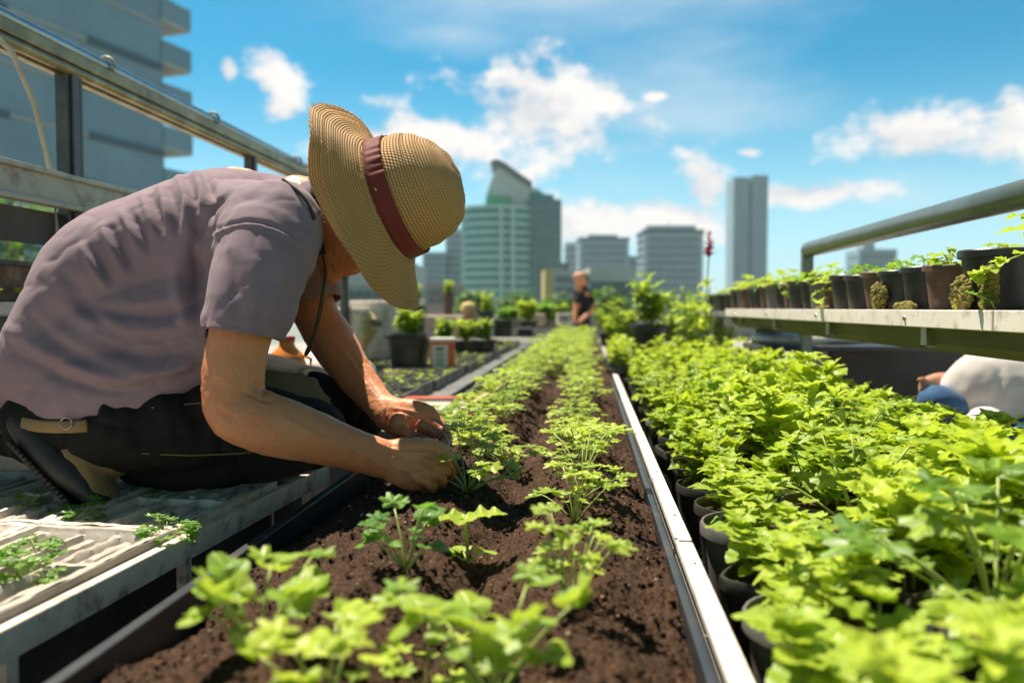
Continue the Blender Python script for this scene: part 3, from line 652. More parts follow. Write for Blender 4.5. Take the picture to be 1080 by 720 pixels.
# second bench, further back on the left side (beyond the man) carrying flat black nursery trays
e = empty('nursery_bench', (-.85, 5.2, 0), label='low dark bench of nursery trays beyond the gardener\'s hands', cat='bench')
o = np.array(e.location)
mb = MB(); mb.box((-1.02, 5.3, .655) - o, (1.0, 6.4, .03)); mb.build('bench_top', 'greypl', e, bevel=.004)
for y in (2.4, 4.5, 8.2):
    for x in (-1.45, -.6): mb = MB(); mb.box((x, y, .32) - o, (.05, .05, .64)); mb.build('leg', 'navy', e)
def black_tray():
    mb = MB(); w_, l_ = .34, .26; n = 5; m_ = 4
    mb.bar((-w_ / 2, -l_ / 2, .02), (w_ / 2, -l_ / 2, .02), .006, .045); mb.bar((-w_ / 2, l_ / 2, .02), (w_ / 2, l_ / 2, .02), .006, .045)
    mb.bar((-w_ / 2, -l_ / 2, .021), (-w_ / 2, l_ / 2, .021), .006, .045); mb.bar((w_ / 2, -l_ / 2, .021), (w_ / 2, l_ / 2, .021), .006, .045)
    for i in range(1, n): x = -w_ / 2 + w_ * i / n; mb.bar((x, -l_ / 2, .022), (x, l_ / 2, .022), .006, .03)
    for i in range(1, m_): y = -l_ / 2 + l_ * i / m_; mb.bar((-w_ / 2, y, .0235), (w_ / 2, y, .0235), .006, .03)
    e = empty('nursery_tray'); mb.build('cell_grid', 'greypl', e)
    s_ = MB(); s_.box((0, 0, .012), (w_ - .01, l_ - .01, .012)); s_.build('earth', 'soil', e)
    f = MB(); q = MB()
    for i in range(n):
        for j in range(m_):
            if random.random() < .8:
                c = np.array((-w_ / 2 + w_ * (i + .5) / n, -l_ / 2 + l_ * (j + .5) / m_, .018)); hh = random.uniform(.01, .035)
                q.tube([c, c + (0, 0, hh)], .001, 4)
                for k in range(random.randint(2, 6)): add_leaf(f, 'mintlo', c + (0, 0, hh * random.uniform(.5, 1)), sph(random.uniform(0, 6.3), R(random.uniform(0, 40))), (0, 0, 1), random.uniform(.014, .034))
    q.build('stem', 'stem', e); f.build('sprout_foliage', 'bright', e, True); return e
bt = [black_tray() for _ in range(4)]
k = 0
for r_ in range(17):
    for c_ in range(2):
        place(bt[(r_ * 3 + c_) % 4], USED, (-1.14 + c_ * .36 + random.uniform(-.006, .006), 2.40 + r_ * .285, .671), random.choice((0, math.pi)) + random.uniform(-.03, .03), 1,
              f"cell tray with sparse sprouts, {ORD[r_]} one back in the {'left' if c_ == 0 else 'right'} line beyond the gardener", 'nursery tray', 'cell trays on the back bench')
# red-rimmed shallow tray and stake
e = empty('shallow_tray', label='shallow red-rimmed tray lying left of the bed by the hands', cat='tray'); p = Z(470, 432, .69); e.location = (p.x, p.y, .672); e.rotation_euler.z = .12
mb = MB(); mb.lathe([(0, .004), (.19, .004), (.215, .03), (.22, .03), (.20, 0), (0, 0)], seg=40, sq=5); mb.build('tray_body', 'carton', e, 'auto')
mb = MB(); mb.lathe([(.208, .030), (.214, .036), (.222, .036), (.226, .028), (.218, .026)], seg=40, sq=5); mb.build('rim', 'redpl', e, 'auto')
a, b = Z(488, 432, .73), Z(552, 392, .76); mb = MB(); mb.bar(a, b, .018, .010); tag(mb.build('wooden_stake', 'woodp', bevel=.002), 'pale wooden stake slanting across the tray rim toward the bed', 'stake')
a, b = Z(402, 398, .70), Z(436, 384, .70); mb = MB(); mb.bar(a, b, .05, .012); tag(mb.build('wood_offcut', 'woodp', bevel=.002), 'short pale slat lying in front of the black pot on the cell trays', 'slat')

M['haze'] = bpy.data.materials.new('haze'); M['haze'].use_nodes = True; t = NT(M['haze'].node_tree)
o_ = t.n('ShaderNodeOutputMaterial'); v_ = t.n('ShaderNodeVolumePrincipled'); v_.inputs['Color'].default_value = (.80, .90, .97, 1); v_.inputs['Density'].default_value = .00022; v_.inputs['Anisotropy'].default_value = .2
t.l(v_.outputs[0], o_.inputs['Volume'])
g = MB(); g.box((0, 900, 22), (5300, 4700, 142)); tag(g.build('haze', 'haze'), kind='stuff')

# ================================================================== seedlings in the bed
random.seed(21)
fan_ = plant_proto('bed_seedling', g_parsley, 'bright', h=.13, stems=13, L=.030, lean=(3, 26), r=.0014, kind='lobed')
celery = [plant_proto('bed_seedling', g_parsley, 'bright', h=.105, stems=9, L=.033, lean=(6, 48), r=.0015, kind='lobed') for _ in range(3)]
frilly = [plant_proto('bed_seedling', g_parsley, 'bright', h=.085, stems=17, L=.022, lean=(6, 58), r=.0010, kind='lobed') for _ in range(3)]
def g_round(mb, sb, h=.09, stems=5, L=.05):
    for s_ in range(stems):
        a = s_ * 2.4 + random.uniform(-.4, .4)
        p = stem_curve((0.003 * math.cos(a), .003 * math.sin(a), 0), a, R(random.uniform(8, 42)), h * random.uniform(.55, 1.1), random.uniform(.1, .5)); sb.tube(p, [.0028, .0025, .0022, .002, .0018, .0015], 7)
        for q in range(random.choice((2, 3, 3))):
            o = (q - 1) * 1.2; add_leaf(mb, random.choice(('round', 'round', 'lobed')), p[-1], sph(a + o, R(random.uniform(-15, 65))), (0, 0, 1), L * random.uniform(.75, 1.1), 1)
        if random.random() < .6: add_leaf(mb, 'round', p[3], sph(a + 1.4, R(15)), (0, 0, 1), L * .6)
rounds = [plant_proto('bed_seedling', g_round, 'bright', h=.12, stems=8, L=.044), plant_proto('bed_seedling', g_round, 'bright', h=.145, stems=10, L=.046), plant_proto('bed_seedling', g_round, 'green', h=.12, stems=7, L=.044)]
def g_tee(mb, sb):
    p = [np.array((0, 0, z)) + np.array((.002 * math.sin(z * 60), 0, 0)) for z in np.linspace(0, .078, 6)]; sb.tube(p, [.0042, .0038, .0034, .0032, .003, .003], 8)
    for a, l_ in ((0.1, .062), (3.0, .058), (1.5, .045), (4.6, .05)): add_leaf(mb, 'straw', p[-1], sph(a, R(12)), (0, 0, 1), l_, .85)
    for a, l_ in ((.5, .034), (3.4, .036), (2.0, .03)): sb.tube([p[1], p[1] + sph(a, R(35)) * .02], [.0015, .0012], 5); add_leaf(mb, 'round', p[1] + sph(a, R(35)) * .02, sph(a, R(5)), (0, 0, 1), l_)
tee = plant_proto('bed_seedling', g_tee, 'bright')
GB = 'seedlings growing in the raised bed'
def seed_at(px, py, pr, s_, lab, rz=None, tilt=(0, 0)):
    p = Z(px, py, .70); z = soil_h(p.x, p.y) - .003; p = Z(px, py, z + .003)
    return place(pr, USED, (p.x, p.y, z), random.uniform(0, 6.28) if rz is None else rz, s_, lab, 'seedling', GB, tilt)
seed_at(270, 692, rounds[1], .62, 'blurred pale lobed seedling standing alone at the lower left of the bed', 0.6)
seed_at(345, 752, rounds[0], .68, 'pale seedling cut by the bottom edge, right of the lone lobed one', 2)
seed_at(428, 598, rounds[2], .62, 'dark green shaded seedling just below the near hand', 1.0)
seed_at(492, 602, tee, .86, 'T-shaped seedling with one thick stem and two spreading pale leaves', .1)
seed_at(447, 745, celery[2], .66, 'slim pale young plant left of the large blurred foreground plant', 1)
seed_at(522, 738, rounds[1], .72, 'largest blurred round-leaved plant at the bottom centre of the bed', 2.4)
seed_at(604, 640, fan_, .70, 'bushy fan-shaped seedling casting its shadow toward the white rail', 1.3)
seed_at(606, 548, celery[1], .72, 'feathery seedling second from the camera in the middle row', .4)
seed_at(614, 522, frilly[1], .9, 'feathery seedling third from the camera in the middle row', .4)
seed_at(494, 516, frilly[0], 1.1, 'frilly seedling held by the gardener\'s pinching fingers', .4)
seed_at(536, 496, frilly[1], .85, 'small frilly seedling just right of the one being planted', 2.0)
seed_at(512, 478, frilly[2], .85, 'frilly seedling directly behind the one being planted', 3.0)
seed_at(470, 455, frilly[1], .8, 'frilly seedling showing behind the far hand', 3.4)
seed_at(448, 448, frilly[0], .6, 'small seedling at the wrist of the far hand by the bed edge', 1.4)
# the two long rows running back
y = 1.62; i = 0
while y < 8.7:
    x = -.235 + random.uniform(-.022, .022); s_ = random.uniform(.8, 1.1) * (1 + .12 * min(1, max(0, (y - 2.5) / 2)))
    place(random.choice(frilly + celery[:1]), USED, (x, y, soil_h(x, y) - .003), random.uniform(0, 6), s_, f'yellow-green seedling, {ORD[i]} beyond the hands in the left bed row', 'seedling', GB); y += .095 + .020 * y; i += 1
y = 1.36; i = 0
while y < 8.7:
    x = -.022 + random.uniform(-.018, .018); s_ = random.uniform(.72, .95) * (1 + .15 * min(1, max(0, (y - 2.5) / 2)))
    place(random.choice(frilly + celery[:1]), USED, (x, y, soil_h(x, y) - .003), random.uniform(0, 6), s_, f'yellow-green seedling, {ORD[i]} going away in the middle bed row by the rail', 'seedling', GB); y += .10 + .020 * y; i += 1
y = 1.95; i = 0
while y < 8.4:
    x = -.33 + random.uniform(-.02, .03)
    place(random.choice(frilly), USED, (x, y, soil_h(x, y) - .003), random.uniform(0, 6), random.uniform(.7, .95), f'short seedling, {ORD[i]} going away in the sparse row along the left board', 'seedling', GB); y += .16 + .03 * y; i += 1
y = 3.6; i = 0
while y < 8.8:
    x = -.13 + random.uniform(-.02, .02)
    place(random.choice(celery + frilly), USED, (x, y, soil_h(x, y) - .003), random.uniform(0, 6), random.uniform(.95, 1.2), f'dense leafy plant, {ORD[i]} filling the furrow at the far bed end', 'seedling', GB); y += .24; i += 1

# ================================================================== potted plants on the right
e = empty('pot_bench', (.40, 1.9, 0), label='dark bench under the massed pots right of the white rail', cat='bench'); o = np.array(e.location)
mb = MB(); mb.box((.42, 2.25, .565) - o, (.56, 4.5, .02)); mb.build('bench_top', 'navy', e)
mb = MB(); mb.box((.146, 2.25, .585) - o, (.006, 4.5, .03)); mb.build('front_lip', 'greypl', e)
for y in (.3, 2.3, 4.4):
    for x in (.17, .66): mb = MB(); mb.box((x, y, .275) - o, (.04, .04, .55)); mb.build('leg', 'navy', e)
def make_pot(mb, r=.066, h=.135, rim=.004, sq=0, ribs=True, seg=28):
    pr = [(0, .002), (r * .74, 0), (r * .76, .002)]
    for k in range(1, 7): pr.append((r * (.76 + .20 * k / 7), h * .86 * k / 7))
    pr += [(r * .96, h * .86), (r + rim * .3, h * .865), (r + rim, h * .88), (r + rim, h * .98), (r + rim * .6, h), (r, h), (r * .965, h * .97), (r * .93, h * .80), (r * .9, h * .78)]
    mb.lathe(pr, seg=seg, sq=sq)
def potted(name, mat, gen, lm, r=.066, h=.135, sq=0, fill=.9, **kw):
    e = empty(name); mb = MB(); make_pot(mb, r, h, sq=sq); mb.build('pot', mat, e, 'auto')
    mb = MB(); n = 10; mb.lathe([(r * .93, h * fill - .004), (r * .6, h * fill + .002), (r * .3, h * fill), (0.0005, h * fill + .003)], seg=20, sq=sq); mb.build('earth', 'soil', e, True)
    f, s_ = MB(), MB(); gen(f, s_, **kw)
    for b in (f, s_): b.V = [v + np.array((0, 0, h * fill)) for v in b.V]
    s_.build('stem', 'stem', e, True); f.build('foliage', lm, e, True)
    return e
random.seed(33)
mints = [potted('potted_herb', 'blackpl', g_mint, 'mint', h=.135, stems=9, spread=.055, L=.043, nodes=4) if False else None for _ in range(0)]
def gm(hh, st, L_, nd, kind='mint'): return lambda mb, sb: g_mint(mb, sb, h=hh, stems=st, spread=.055, L=L_, nodes=nd, kind=kind)
def gp(hh, st, L_): return lambda mb, sb: g_parsley(mb, sb, h=hh, stems=st, L=L_, kind='lobed', lean=(5, 60), r=.0018)
P_ = [potted('potted_herb', 'blackpl', gm(.13, 8, .066, 4), 'mint'), potted('potted_herb', 'blackpl', gm(.165, 7, .078, 4), 'mint'), potted('potted_herb', 'blackpl', gm(.10, 9, .056, 4, 'straw'), 'mint'), potted('potted_herb', 'blackpl', gp(.13, 15, .046), 'mint'),
      potted('potted_herb', 'greypl', gm(.12, 9, .050, 4), 'bright'), potted('potted_herb', 'blackpl', gm(.13, 8, .058, 4, 'straw'), 'bright', sq=6)]
lo = [potted('potted_herb', 'blackpl', gm(.125, 9, .055, 3, 'mintlo'), 'mint'), potted('potted_herb', 'blackpl', gm(.115, 9, .05, 3, 'mintlo'), 'bright')]
COLS = [(.222, 'column along the rail'), (.365, 'second column from the rail'), (.505, 'third column from the rail'), (.625, 'column by the shelf')]
for ci, (x, nm) in enumerate(COLS):
    y = (.30, .24, .33, .27)[ci]; i = 0
    while y < 4.3:
        pr = random.choice(P_ if y < 2.6 else lo)
        s_ = random.uniform(.90, 1.07) * (1.0 if ci else .93); zv = random.uniform(.68, 1.22)
        if ci == 0 and y < .6: pr = P_[4] if i == 0 else P_[5]; 
        if ci == 0 and .3 < y < .9: pr = P_[4] if i % 2 else P_[5]
        TOP = place(pr, USED, (x + random.uniform(-.008, .008), y, .577), random.uniform(0, 6.28), (s_, s_, s_), f'potted leafy herb, {ORD[i]} from the front in the {nm}', 'potted herb', 'potted herbs massed right of the bed')
        for c_ in (bpy.data.objects if False else TOP.children):
            if c_.name.split('.')[0] in ('stem', 'foliage'): c_.scale = ((.82 if ci == 0 else 1.0) * (1.22 if y < .75 else 1),) * 2 + (zv * (.92 if y < .6 else .95) * (.85 if ci == 0 else 1),); c_.location.z = .1215 * (1 - c_.scale[2])
        y += .150 + (.02 if ci % 2 else .008); i += 1

for i, y in enumerate((3.62, 3.80, 3.98, 4.17, 4.36)):
    place(lo[i % 2], USED, (.165 - .012 * (i % 2), y, .577), i * 1.3, (1.05, 1.05, 1.15), f'leafy herb spilling over the bed board past the rail end, {ORD[i]} going away', 'potted herb', 'potted herbs at the end of the white rail')
# taller plants behind the massed pots
def g_bush(mb, sb, h=.34, n=9, L=.05, kind='mintlo'):
    for s_ in range(n):
        a = s_ * 2.4; p = stem_curve((.02 * math.cos(a), .02 * math.sin(a), 0), a, R(random.uniform(2, 24)), h * random.uniform(.6, 1.1), random.uniform(-.1, .3), 7); sb.tube(p, .0035, 5)
        for k in range(2, len(p)):
            for q in range(5): add_leaf(mb, kind, p[k], sph(random.uniform(0, 6.28), R(random.uniform(-10, 45))), (0, 0, 1), L * random.uniform(.7, 1.3))
bush_p = [potted('potted_bush', 'blackpl', lambda m_, s_: g_bush(m_, s_, .26, 9, .062), 'bright', r=.10, h=.17), potted('potted_bush', 'blackpl', lambda m_, s_: g_bush(m_, s_, .32, 8, .06), 'mint', r=.10, h=.17)]
labs = ['tall yellow-green bushy plant in front of the grey office blocks', 'leafy bush just right of the black-shirted man', 'full green bush beside the white far rail', 'pale bush left of the red flower spikes',
        'bush between the red spikes and the shelf end', 'low bush behind the bed end', 'leafy bush close behind the salvia spikes', 'small bush at the corner of the far bed']
for i, (px, py, dep, s_, pr) in enumerate(((684, 338, 4.6, 1.05, 0), (662, 348, 5.2, .8, 1), (706, 350, 4.7, .75, 0), (722, 350, 5.4, .8, 1), (765, 352, 4.9, .6, 1), (648, 350, 6.5, .8, 0), (742, 350, 5.8, .9, 1), (640, 345, 8.4, .8, 1))):
    p = D(px, py, dep); place(bush_p[pr], USED, (p.x, p.y, p.z - .20), random.uniform(0, 6), s_, labs[i], 'bush', 'bushes behind the potted herbs')
e = empty('flowering_salvia', label='upright green plant topped with a red flower spike', cat='flower'); p = D(734, 350, 4.1); e.location = (p.x, p.y, p.z - .2)
sb, fb, rb = MB(), MB(), MB()
for s_ in range(5):
    a = s_ * 1.3; q = stem_curve((.03 * math.cos(a), .03 * math.sin(a), 0), a, R(3 + 2 * s_), (.60 if s_ == 0 else .44), .0, 8); sb.tube(q, .004, 6)
    for k in range(1, 7):
        for j in range(6): add_leaf(fb, 'mintlo', q[k], sph(random.uniform(0, 6.28), R(random.uniform(0, 40))), (0, 0, 1), .065 * random.uniform(.7, 1.2))
    if s_ < 1:
        for k in range(60): z = random.random(); b = q[-1] + np.array((0, 0, -.02 + z * .14)); add_leaf(rb, 'mintlo', b, sph(random.uniform(0, 6.28), R(40)), (0, 0, 1), .038 * (1.2 - z * .8))
sb.build('stem', 'stem', e, True); fb.build('foliage', 'bright', e, True); rb.build('flower_spike', 'redflower', e, True)
mb = MB(); mb.lathe([(0, 0), (.07, 0), (.09, .15), (.095, .16), (.08, .16)], seg=20); mb.build('pot', 'brownpl', e, 'auto')

# ================================================================== raised shelf on the right
e = empty('raised_shelf', (.72, 1.0, 0), label='raised metal shelf with white lip on the right, carrying a row of pots', cat='shelf'); o = np.array(e.location)
for a, b in ((.40, 1.262), (1.268, 3.62)):
    mb = MB(); mb.bar((.612, a, .981) - o, (.612, b, .981) - o, .008, .032); mb.bar((.622, a, .9955) - o, (.622, b, .9955) - o, .014, .003); mb.build('front_lip', 'white', e, bevel=.0015)
mb = MB(); mb.box((.70, 2.0, .985) - o, (.16, 3.22, .012)); mb.build('shelf_board', 'greypl', e)
pr = [(.625, .978), (.640, .935), (.665, .918), (.735, .918), (.765, .935), (.78, .978)]
mb = MB(); P0 = [(x, .4, z) for x, z in pr]; P1 = [(x, 3.6, z) for x, z in pr]; n = len(pr)
mb.add(np.array(P0 + P1) - o, [(i, i + 1, i + 1 + n, i + n) for i in range(n - 1)] + [tuple(range(n)), tuple(range(2 * n - 1, n - 1, -1))]); mb.build('gutter_body', 'olive', e, bevel=.004)
for y in (.7, 2.86):
    mb = MB(); mb.box((.757, y, .605) - o, (.036, .036, 1.21)); mb.box((.757, y + .03, .605) - o, (.02, .012, 1.2)); mb.build('post', 'tube', e, bevel=.003)
mb = MB(); mb.tube([(.757, .3, 1.196) - o, (.757, 1.6, 1.199) - o, (.757, 2.84, 1.202) - o], .026, 28); mb.build('top_rail', 'tube', e, True)
for y in (.95, 1.55, 2.15, 2.75, 3.35):
    mb = MB(); mb.box((.624, y, .953) - o, (.004, .022, .05)); mb.box((.632, y, .930) - o, (.02, .022, .004)); mb.build('bracket', 'steel', e, bevel=.001)
    mb = MB(); mb.lathe([(0, .004), (.004, .0035), (.005, 0)], np.array((.6078, y + .05, .981)) - o, (-1, 0, 0), seg=10); mb.build('bolt', 'steel', e, True)
random.seed(9)
def spr(h, st, L_): return lambda mb, sb: g_parsley(mb, sb, h=h, stems=st, L=L_, kind='mint', lean=(5, 70), leaflets=3, r=.0012)
sp = [potted('shelf_pot', 'blackpl', spr(.028, 5, .03), 'green', r=.046, h=.088), potted('shelf_pot', 'brownpl', spr(.03, 6, .032), 'bright', r=.046, h=.088), potted('shelf_pot', 'greypl', spr(.025, 5, .03), 'bright', r=.046, h=.09)]
big = [potted('shelf_pot', 'blackpl', spr(.018, 3, .024), 'bright', r=.056, h=.098), potted('shelf_pot', 'blackpl', spr(.075, 8, .046), 'bright', r=.058, h=.098)]
spl = dict(cat='pot', group='pots standing on the raised shelf')
place(big[1], USED, (.683, 1.175, .992), .3, 1, 'black pot with a leafy sprig, cut by the right picture edge', **spl)
place(big[0], USED, (.690, 1.415, .992), 1.3, 1.08, 'largest black pot on the shelf with moss clinging to its front', **spl)
descr = {0: 'black', 1: 'terracotta-brown', 2: 'worn grey'}
y = 1.56
for i in range(19):
    k = [1, 0, 0, 1, 0, 0, 1, 2, 0, 0, 1, 0, 2, 1, 0, 0, 1, 2, 0][i]
    place(sp[k], USED, (.676 + random.uniform(-.006, .006), y, .992), random.uniform(0, 6), random.uniform(.97, 1.05), f'{descr[k]} seedling pot on the raised shelf, {ORD[i]} beyond the largest black pot', **spl, tilt=(random.uniform(-.04, .04), random.uniform(-.03, .03)))
    y += .112 if i else .118
# moss clumps and trailing sprigs on the shelf
def moss(name, c, r, n, label):
    mb = MB()
    for i in range(n):
        u = rng.normal(size=3); u /= np.linalg.norm(u); p = u * np.array(r) * rng.random() ** .4; q = rng.uniform(.0025, .006)
        mb.add(IV * q * (1 + .3 * rng.normal(size=(len(IV), 1)).clip(-1, 1)) + p, IF)
    return tag(mb.build(name, 'moss', None, True, loc=c), label, 'moss', 'moss clumps on the raised shelf')
moss('moss_clump', (.633, 1.425, 1.022), (.008, .033, .032), 620, 'brown-yellow moss slumped against the largest black shelf pot')
moss('moss_clump', (.630, 1.325, 1.030), (.010, .018, .038), 420, 'upright green-brown moss between the largest pot and the edge pot')
moss('moss_clump', (.630, 1.66, 1.002), (.008, .05, .008), 350, 'flat yellow moss along the shelf lip below the brown pot')
moss('moss_clump', (.630, 1.80, 1.025), (.012, .035, .032), 600, 'shaggy moss covering the front of a black pot mid shelf')
moss('moss_clump', (.630, 2.22, .999), (.006, .06, .005), 200, 'thin yellow moss strip further along the shelf lip')
def sprig(pts, L_, n, label, mat='bright', droop=0):
    mb, sb = MB(), MB(); P = [np.array(p) for p in pts]; b0 = P[0].copy(); P = [p - b0 for p in P]; sb.tube(P, .0013, 6)
    for i in range(n):
        f = (i + 1) / n * (len(P) - 1); j = min(int(f), len(P) - 2); b = P[j] + (P[j + 1] - P[j]) * (f - j)
        for s_ in (0, 1, 2): add_leaf(mb, 'straw', b, sph(random.uniform(0, 6.28), R(random.uniform(-25, 35))), (0, 0, 1), L_ * random.uniform(.7, 1.2))
    e = empty('trailing_sprig', b0, label=label, cat='sprig', group='sprigs hanging over the shelf edge'); sb.build('stem', 'stem', e, True); mb.build('foliage', mat, e, True)
sprig([(.672, 1.28, 1.09), (.655, 1.29, 1.08), (.625, 1.31, 1.065), (.61, 1.325, 1.05)], .028, 4, 'bright sprig leaning over moss beside the right-edge pot')
sprig([(.675, 1.20, 1.09), (.66, 1.22, 1.115), (.65, 1.235, 1.13), (.64, 1.25, 1.135)], .030, 3, 'pale sprig rising above the right-edge pot')
sprig([(.628, 1.30, .998), (.622, 1.30, 1.01), (.612, 1.305, 1.018), (.605, 1.31, 1.02)], .020, 3, 'dark green sprig at the foot of the upright moss', 'green')
sprig([(.676, 2.2, 1.08), (.65, 2.18, 1.09), (.62, 2.17, 1.06), (.605, 2.165, 1.02)], .034, 5, 'long sprig drooping over the lip near the shelf post')
sprig([(.676, 1.60, 1.085), (.67, 1.56, 1.10), (.66, 1.53, 1.108)], .018, 2, 'tiny curled sprig above the brown shelf pot')
sprig([(.68, 2.62, 1.08), (.65, 2.62, 1.08), (.62, 2.62, 1.05)], .025, 3, 'small pale sprig hanging over a far shelf pot')
# leafy seedlings above the far shelf pots
for i in range(8):
    y = 2.35 + i * .16; e = plant_proto('shelf_seedling', lambda m_, s_: g_parsley(m_, s_, h=.05, stems=9, L=.036, kind='mintlo', lean=(5, 60), r=.0012), 'bright') if i == 0 else tree_copy(e)
    e.location = (.68, y, 1.07); e.rotation_euler.z = i * 1.7; e.scale = (1 + .03 * i,) * 3; tag(e, f'low yellow-green seedling tuft in the far shelf pots, {ORD[i]} going away', 'seedling', 'seedling tufts in far shelf pots')

# under and beyond the shelf
e = empty('olive_planter', (1.1, 2.7, 0), label='plain olive-brown planter box beneath the raised shelf', cat='planter'); o = np.array(e.location)
mb = MB(); mb.box((1.235, 3.5, .445) - o, (.56, .5, .89)); mb.build('box_body', 'olive', e, bevel=.008); mb = MB(); mb.box((1.235, 3.5, .895) - o, (.58, .52, .02)); mb.build('rim', 'olive', e)
def sack(px0, px1, py, dep, hh, mat, name, label, cat):
    a, b = D(px0, py, dep), D(px1, py, dep); c = (a + b) / 2; L_ = (b - a).length; mb = MB()
    n = 18; pts = [np.array(a + (b - a) * (i / n)) for i in range(n + 1)]; mb.tube(pts, [(max(.004, hh * math.sin(math.pi * (i + .3) / (n + .6)) ** .5), max(.01, .12 * math.sin(math.pi * (i + .3) / (n + .6)) ** .5)) for i in range(n + 1)], 18)
    V = mb.V[0]; mb.V[0] = V + .018 * fbm(V * 7, 3)[:, None] * np.array((0, .3, 1)) - np.array(c); return tag(mb.build(name, mat, None, True, loc=c), label, cat)
sack(795, 905, 357, 3.1, .035, 'white', 'fleece_sack', 'crumpled white sack lying under the raised shelf', 'sack')
mb = MB(); a = D(880, 366, 3.0); mb.box(a, (.62, .3, .02)); tag(mb.build('dark_board', 'navy', bevel=.004), 'thin black board under the white sack', 'board')
mb = MB(); a = D(1045, 384, 4.2); mb.box(np.array(a) - (0, 0, .4), (1.0, .4, .86)); tag(mb.build('teal_crate', 'gl_teal2', bevel=.01), 'dark teal crate behind the white-shirted helper', 'crate')
e = empty('small_shelf', (.9, 4.6, 0), label='dark shelf of small pots beyond the end of the white shelf', cat='shelf'); o = np.array(e.location)
mb = MB(); mb.box((.86, 4.7, .965) - o, (.30, 1.5, .03)); mb.build('shelf_board', 'greypl', e, bevel=.004)
for y in (4.05, 5.35): mb = MB(); mb.box((.86, y, .475) - o, (.05, .05, .95)); mb.build('leg', 'olive', e)
for i in range(6): place(sp[(i * 2) % 3], USED, (.80, 4.1 + i * .2, .981), i, 1.15, f'small pot, {ORD[i]} on the short dark shelf beyond the white shelf', 'pot', 'pots on the short dark shelf')

# ================================================================== background left and centre
p0 = np.array((-1.62, 1.55, 0)); e = empty('side_shelf', p0, label='white side shelf carrying a brown trough by the left railing', cat='shelf')
mb = MB(); mb.box(np.array((-1.50, 1.75, 1.0)) - p0, (.22, 1.5, .03)); mb.build('shelf_board', 'white', e, bevel=.003); mb = MB(); mb.box(np.array((-1.50, 1.75, .49)) - p0, (.04, 1.3, .98)); mb.build('support', 'post', e)
e = empty('trough_planter', (-1.5, 1.75, 1.016), label='dark brown trough planter with small sprouts beside the gardener\'s back', cat='planter')
mb = MB(); mb.box((0, 0, .05), (.13, 1.3, .10), taper=1.12); mb.build('trough', 'brownpl', e, bevel=.004); mb = MB(); mb.box((0, 0, .097), (.155, 1.44, .014)); mb.build('rim', 'blackpl', e, bevel=.002)
f, s_ = MB(), MB()
for i in range(14): c = np.array((.085, -.6 + i * .09, .02)); [add_leaf(f, 'mintlo', c, sph(random.uniform(0, 6.3), R(40)), (0, 0, 1), .03) for q in range(5)]
f.build('sprouts', 'bright', e, True)
def conbox(name, px0, px1, pyt, pyb, dep, depth_, mat, label, cat, lid=True, bev=.012):
    a, b = D(px0, pyb, dep), D(px1, pyb, dep); top = D(px0, pyt, dep).z; W = (b - a).length; c = (a + b) / 2; e = empty(name, (c.x, c.y, a.z), math.atan2((b - a).y, (b - a).x), label, cat); H = top - a.z
    mb = MB(); mb.box((0, depth_ / 2, H / 2), (W, depth_, H), taper=1.02); mb.build('body', mat, e, bevel=bev)
    if lid: mb = MB(); mb.box((0, depth_ / 2, H + .012), (W * 1.07, depth_ * 1.07, .03)); mb.build('lid', mat, e, bevel=bev * .7); mb = MB(); mb.box((0, -.006, H * .7), (W * .5, .02, .03)); mb.build('handle', 'greypl', e)
    return e
conbox('storage_bin', 371, 414, 322, 386, 4.6, .35, 'stonebox', 'large pale grey storage bin left of the black pot', 'bin')
conbox('storage_bin', 330, 376, 330, 392, 4.2, .35, 'stonebox', 'pale storage bin with a rolled mat on its corner, under the gardener\'s chin', 'bin')
mb = MB(); a = D(388, 338, 4.1); mb.tube([np.array(a), np.array(a) + (.01, 0, -.04), np.array(a) + (-.03, 0, -.14)], [.045, .05, .02], 16, round_=True); tag(mb.build('rolled_sack', 'straw2', None, True), 'small beige rolled sack hung on the pale storage bin', 'sack')
conbox('concrete_ledge', 300, 372, 318, 340, 9.0, .5, 'conc', 'low concrete ledge behind the pale bins under the hat', 'ledge', lid=False)
def bigpot(px0, px1, pyt, pyb, dep, label, mat='blackpl', leaves='bright', fh=.16, L_=.06, sq=6, n=8):
    a, b = D(px0, pyb, dep), D(px1, pyb, dep); top = D(px0, pyt, dep).z; W = (b - a).length; c = (a + b) / 2; H = top - a.z
    e = empty('planter_pot', (c.x, c.y + W / 2, a.z), label=label, cat='planter pot'); mb = MB(); make_pot(mb, W / 2, H, .006, sq=sq); mb.build('pot', mat, e, 'auto', )
    mb = MB(); mb.lathe([(W / 2 * .92, H * .9), (.001, H * .92)], seg=20, sq=sq); mb.build('earth', 'soil', e)
    f, s_ = MB(), MB(); g_bush(f, s_, fh, n, L_)
    for q in (f, s_): q.V = [v * (W / .25, W / .25, 1) + np.array((0, 0, H * .9)) for v in q.V]
    s_.build('stem', 'stem', e, True); f.build('foliage', leaves, e, True); return e
bigpot(405, 449, 352, 390, 3.9, 'square black pot of yellow-green leaves left of the orange and white carton', fh=.12, L_=.055, n=13)
bigpot(424, 447, 322, 352, 4.9, 'upper black pot with a green plant right behind the hat tip', fh=.13, L_=.05)
for i, (px, w_) in enumerate(((466, 30), (490, 30), (510, 24))):
    bigpot(px - w_ / 2, px + w_ / 2, 358, 374, 5.2, ['low trough of bright foliage right of the square black pot', 'low trough of bright foliage in front of the crouching helper', 'low trough of bright foliage at the right end of that row'][i], fh=.13, L_=.055, n=11)
bigpot(518, 541, 337, 356, 6.5, 'black planter right of the crouching helper with brown stems', leaves='green', fh=.08, n=5)
bigpot(503, 520, 329, 350, 7.5, 'dark pot with a small bright plant behind the helper in the straw hat', fh=.2, n=7)
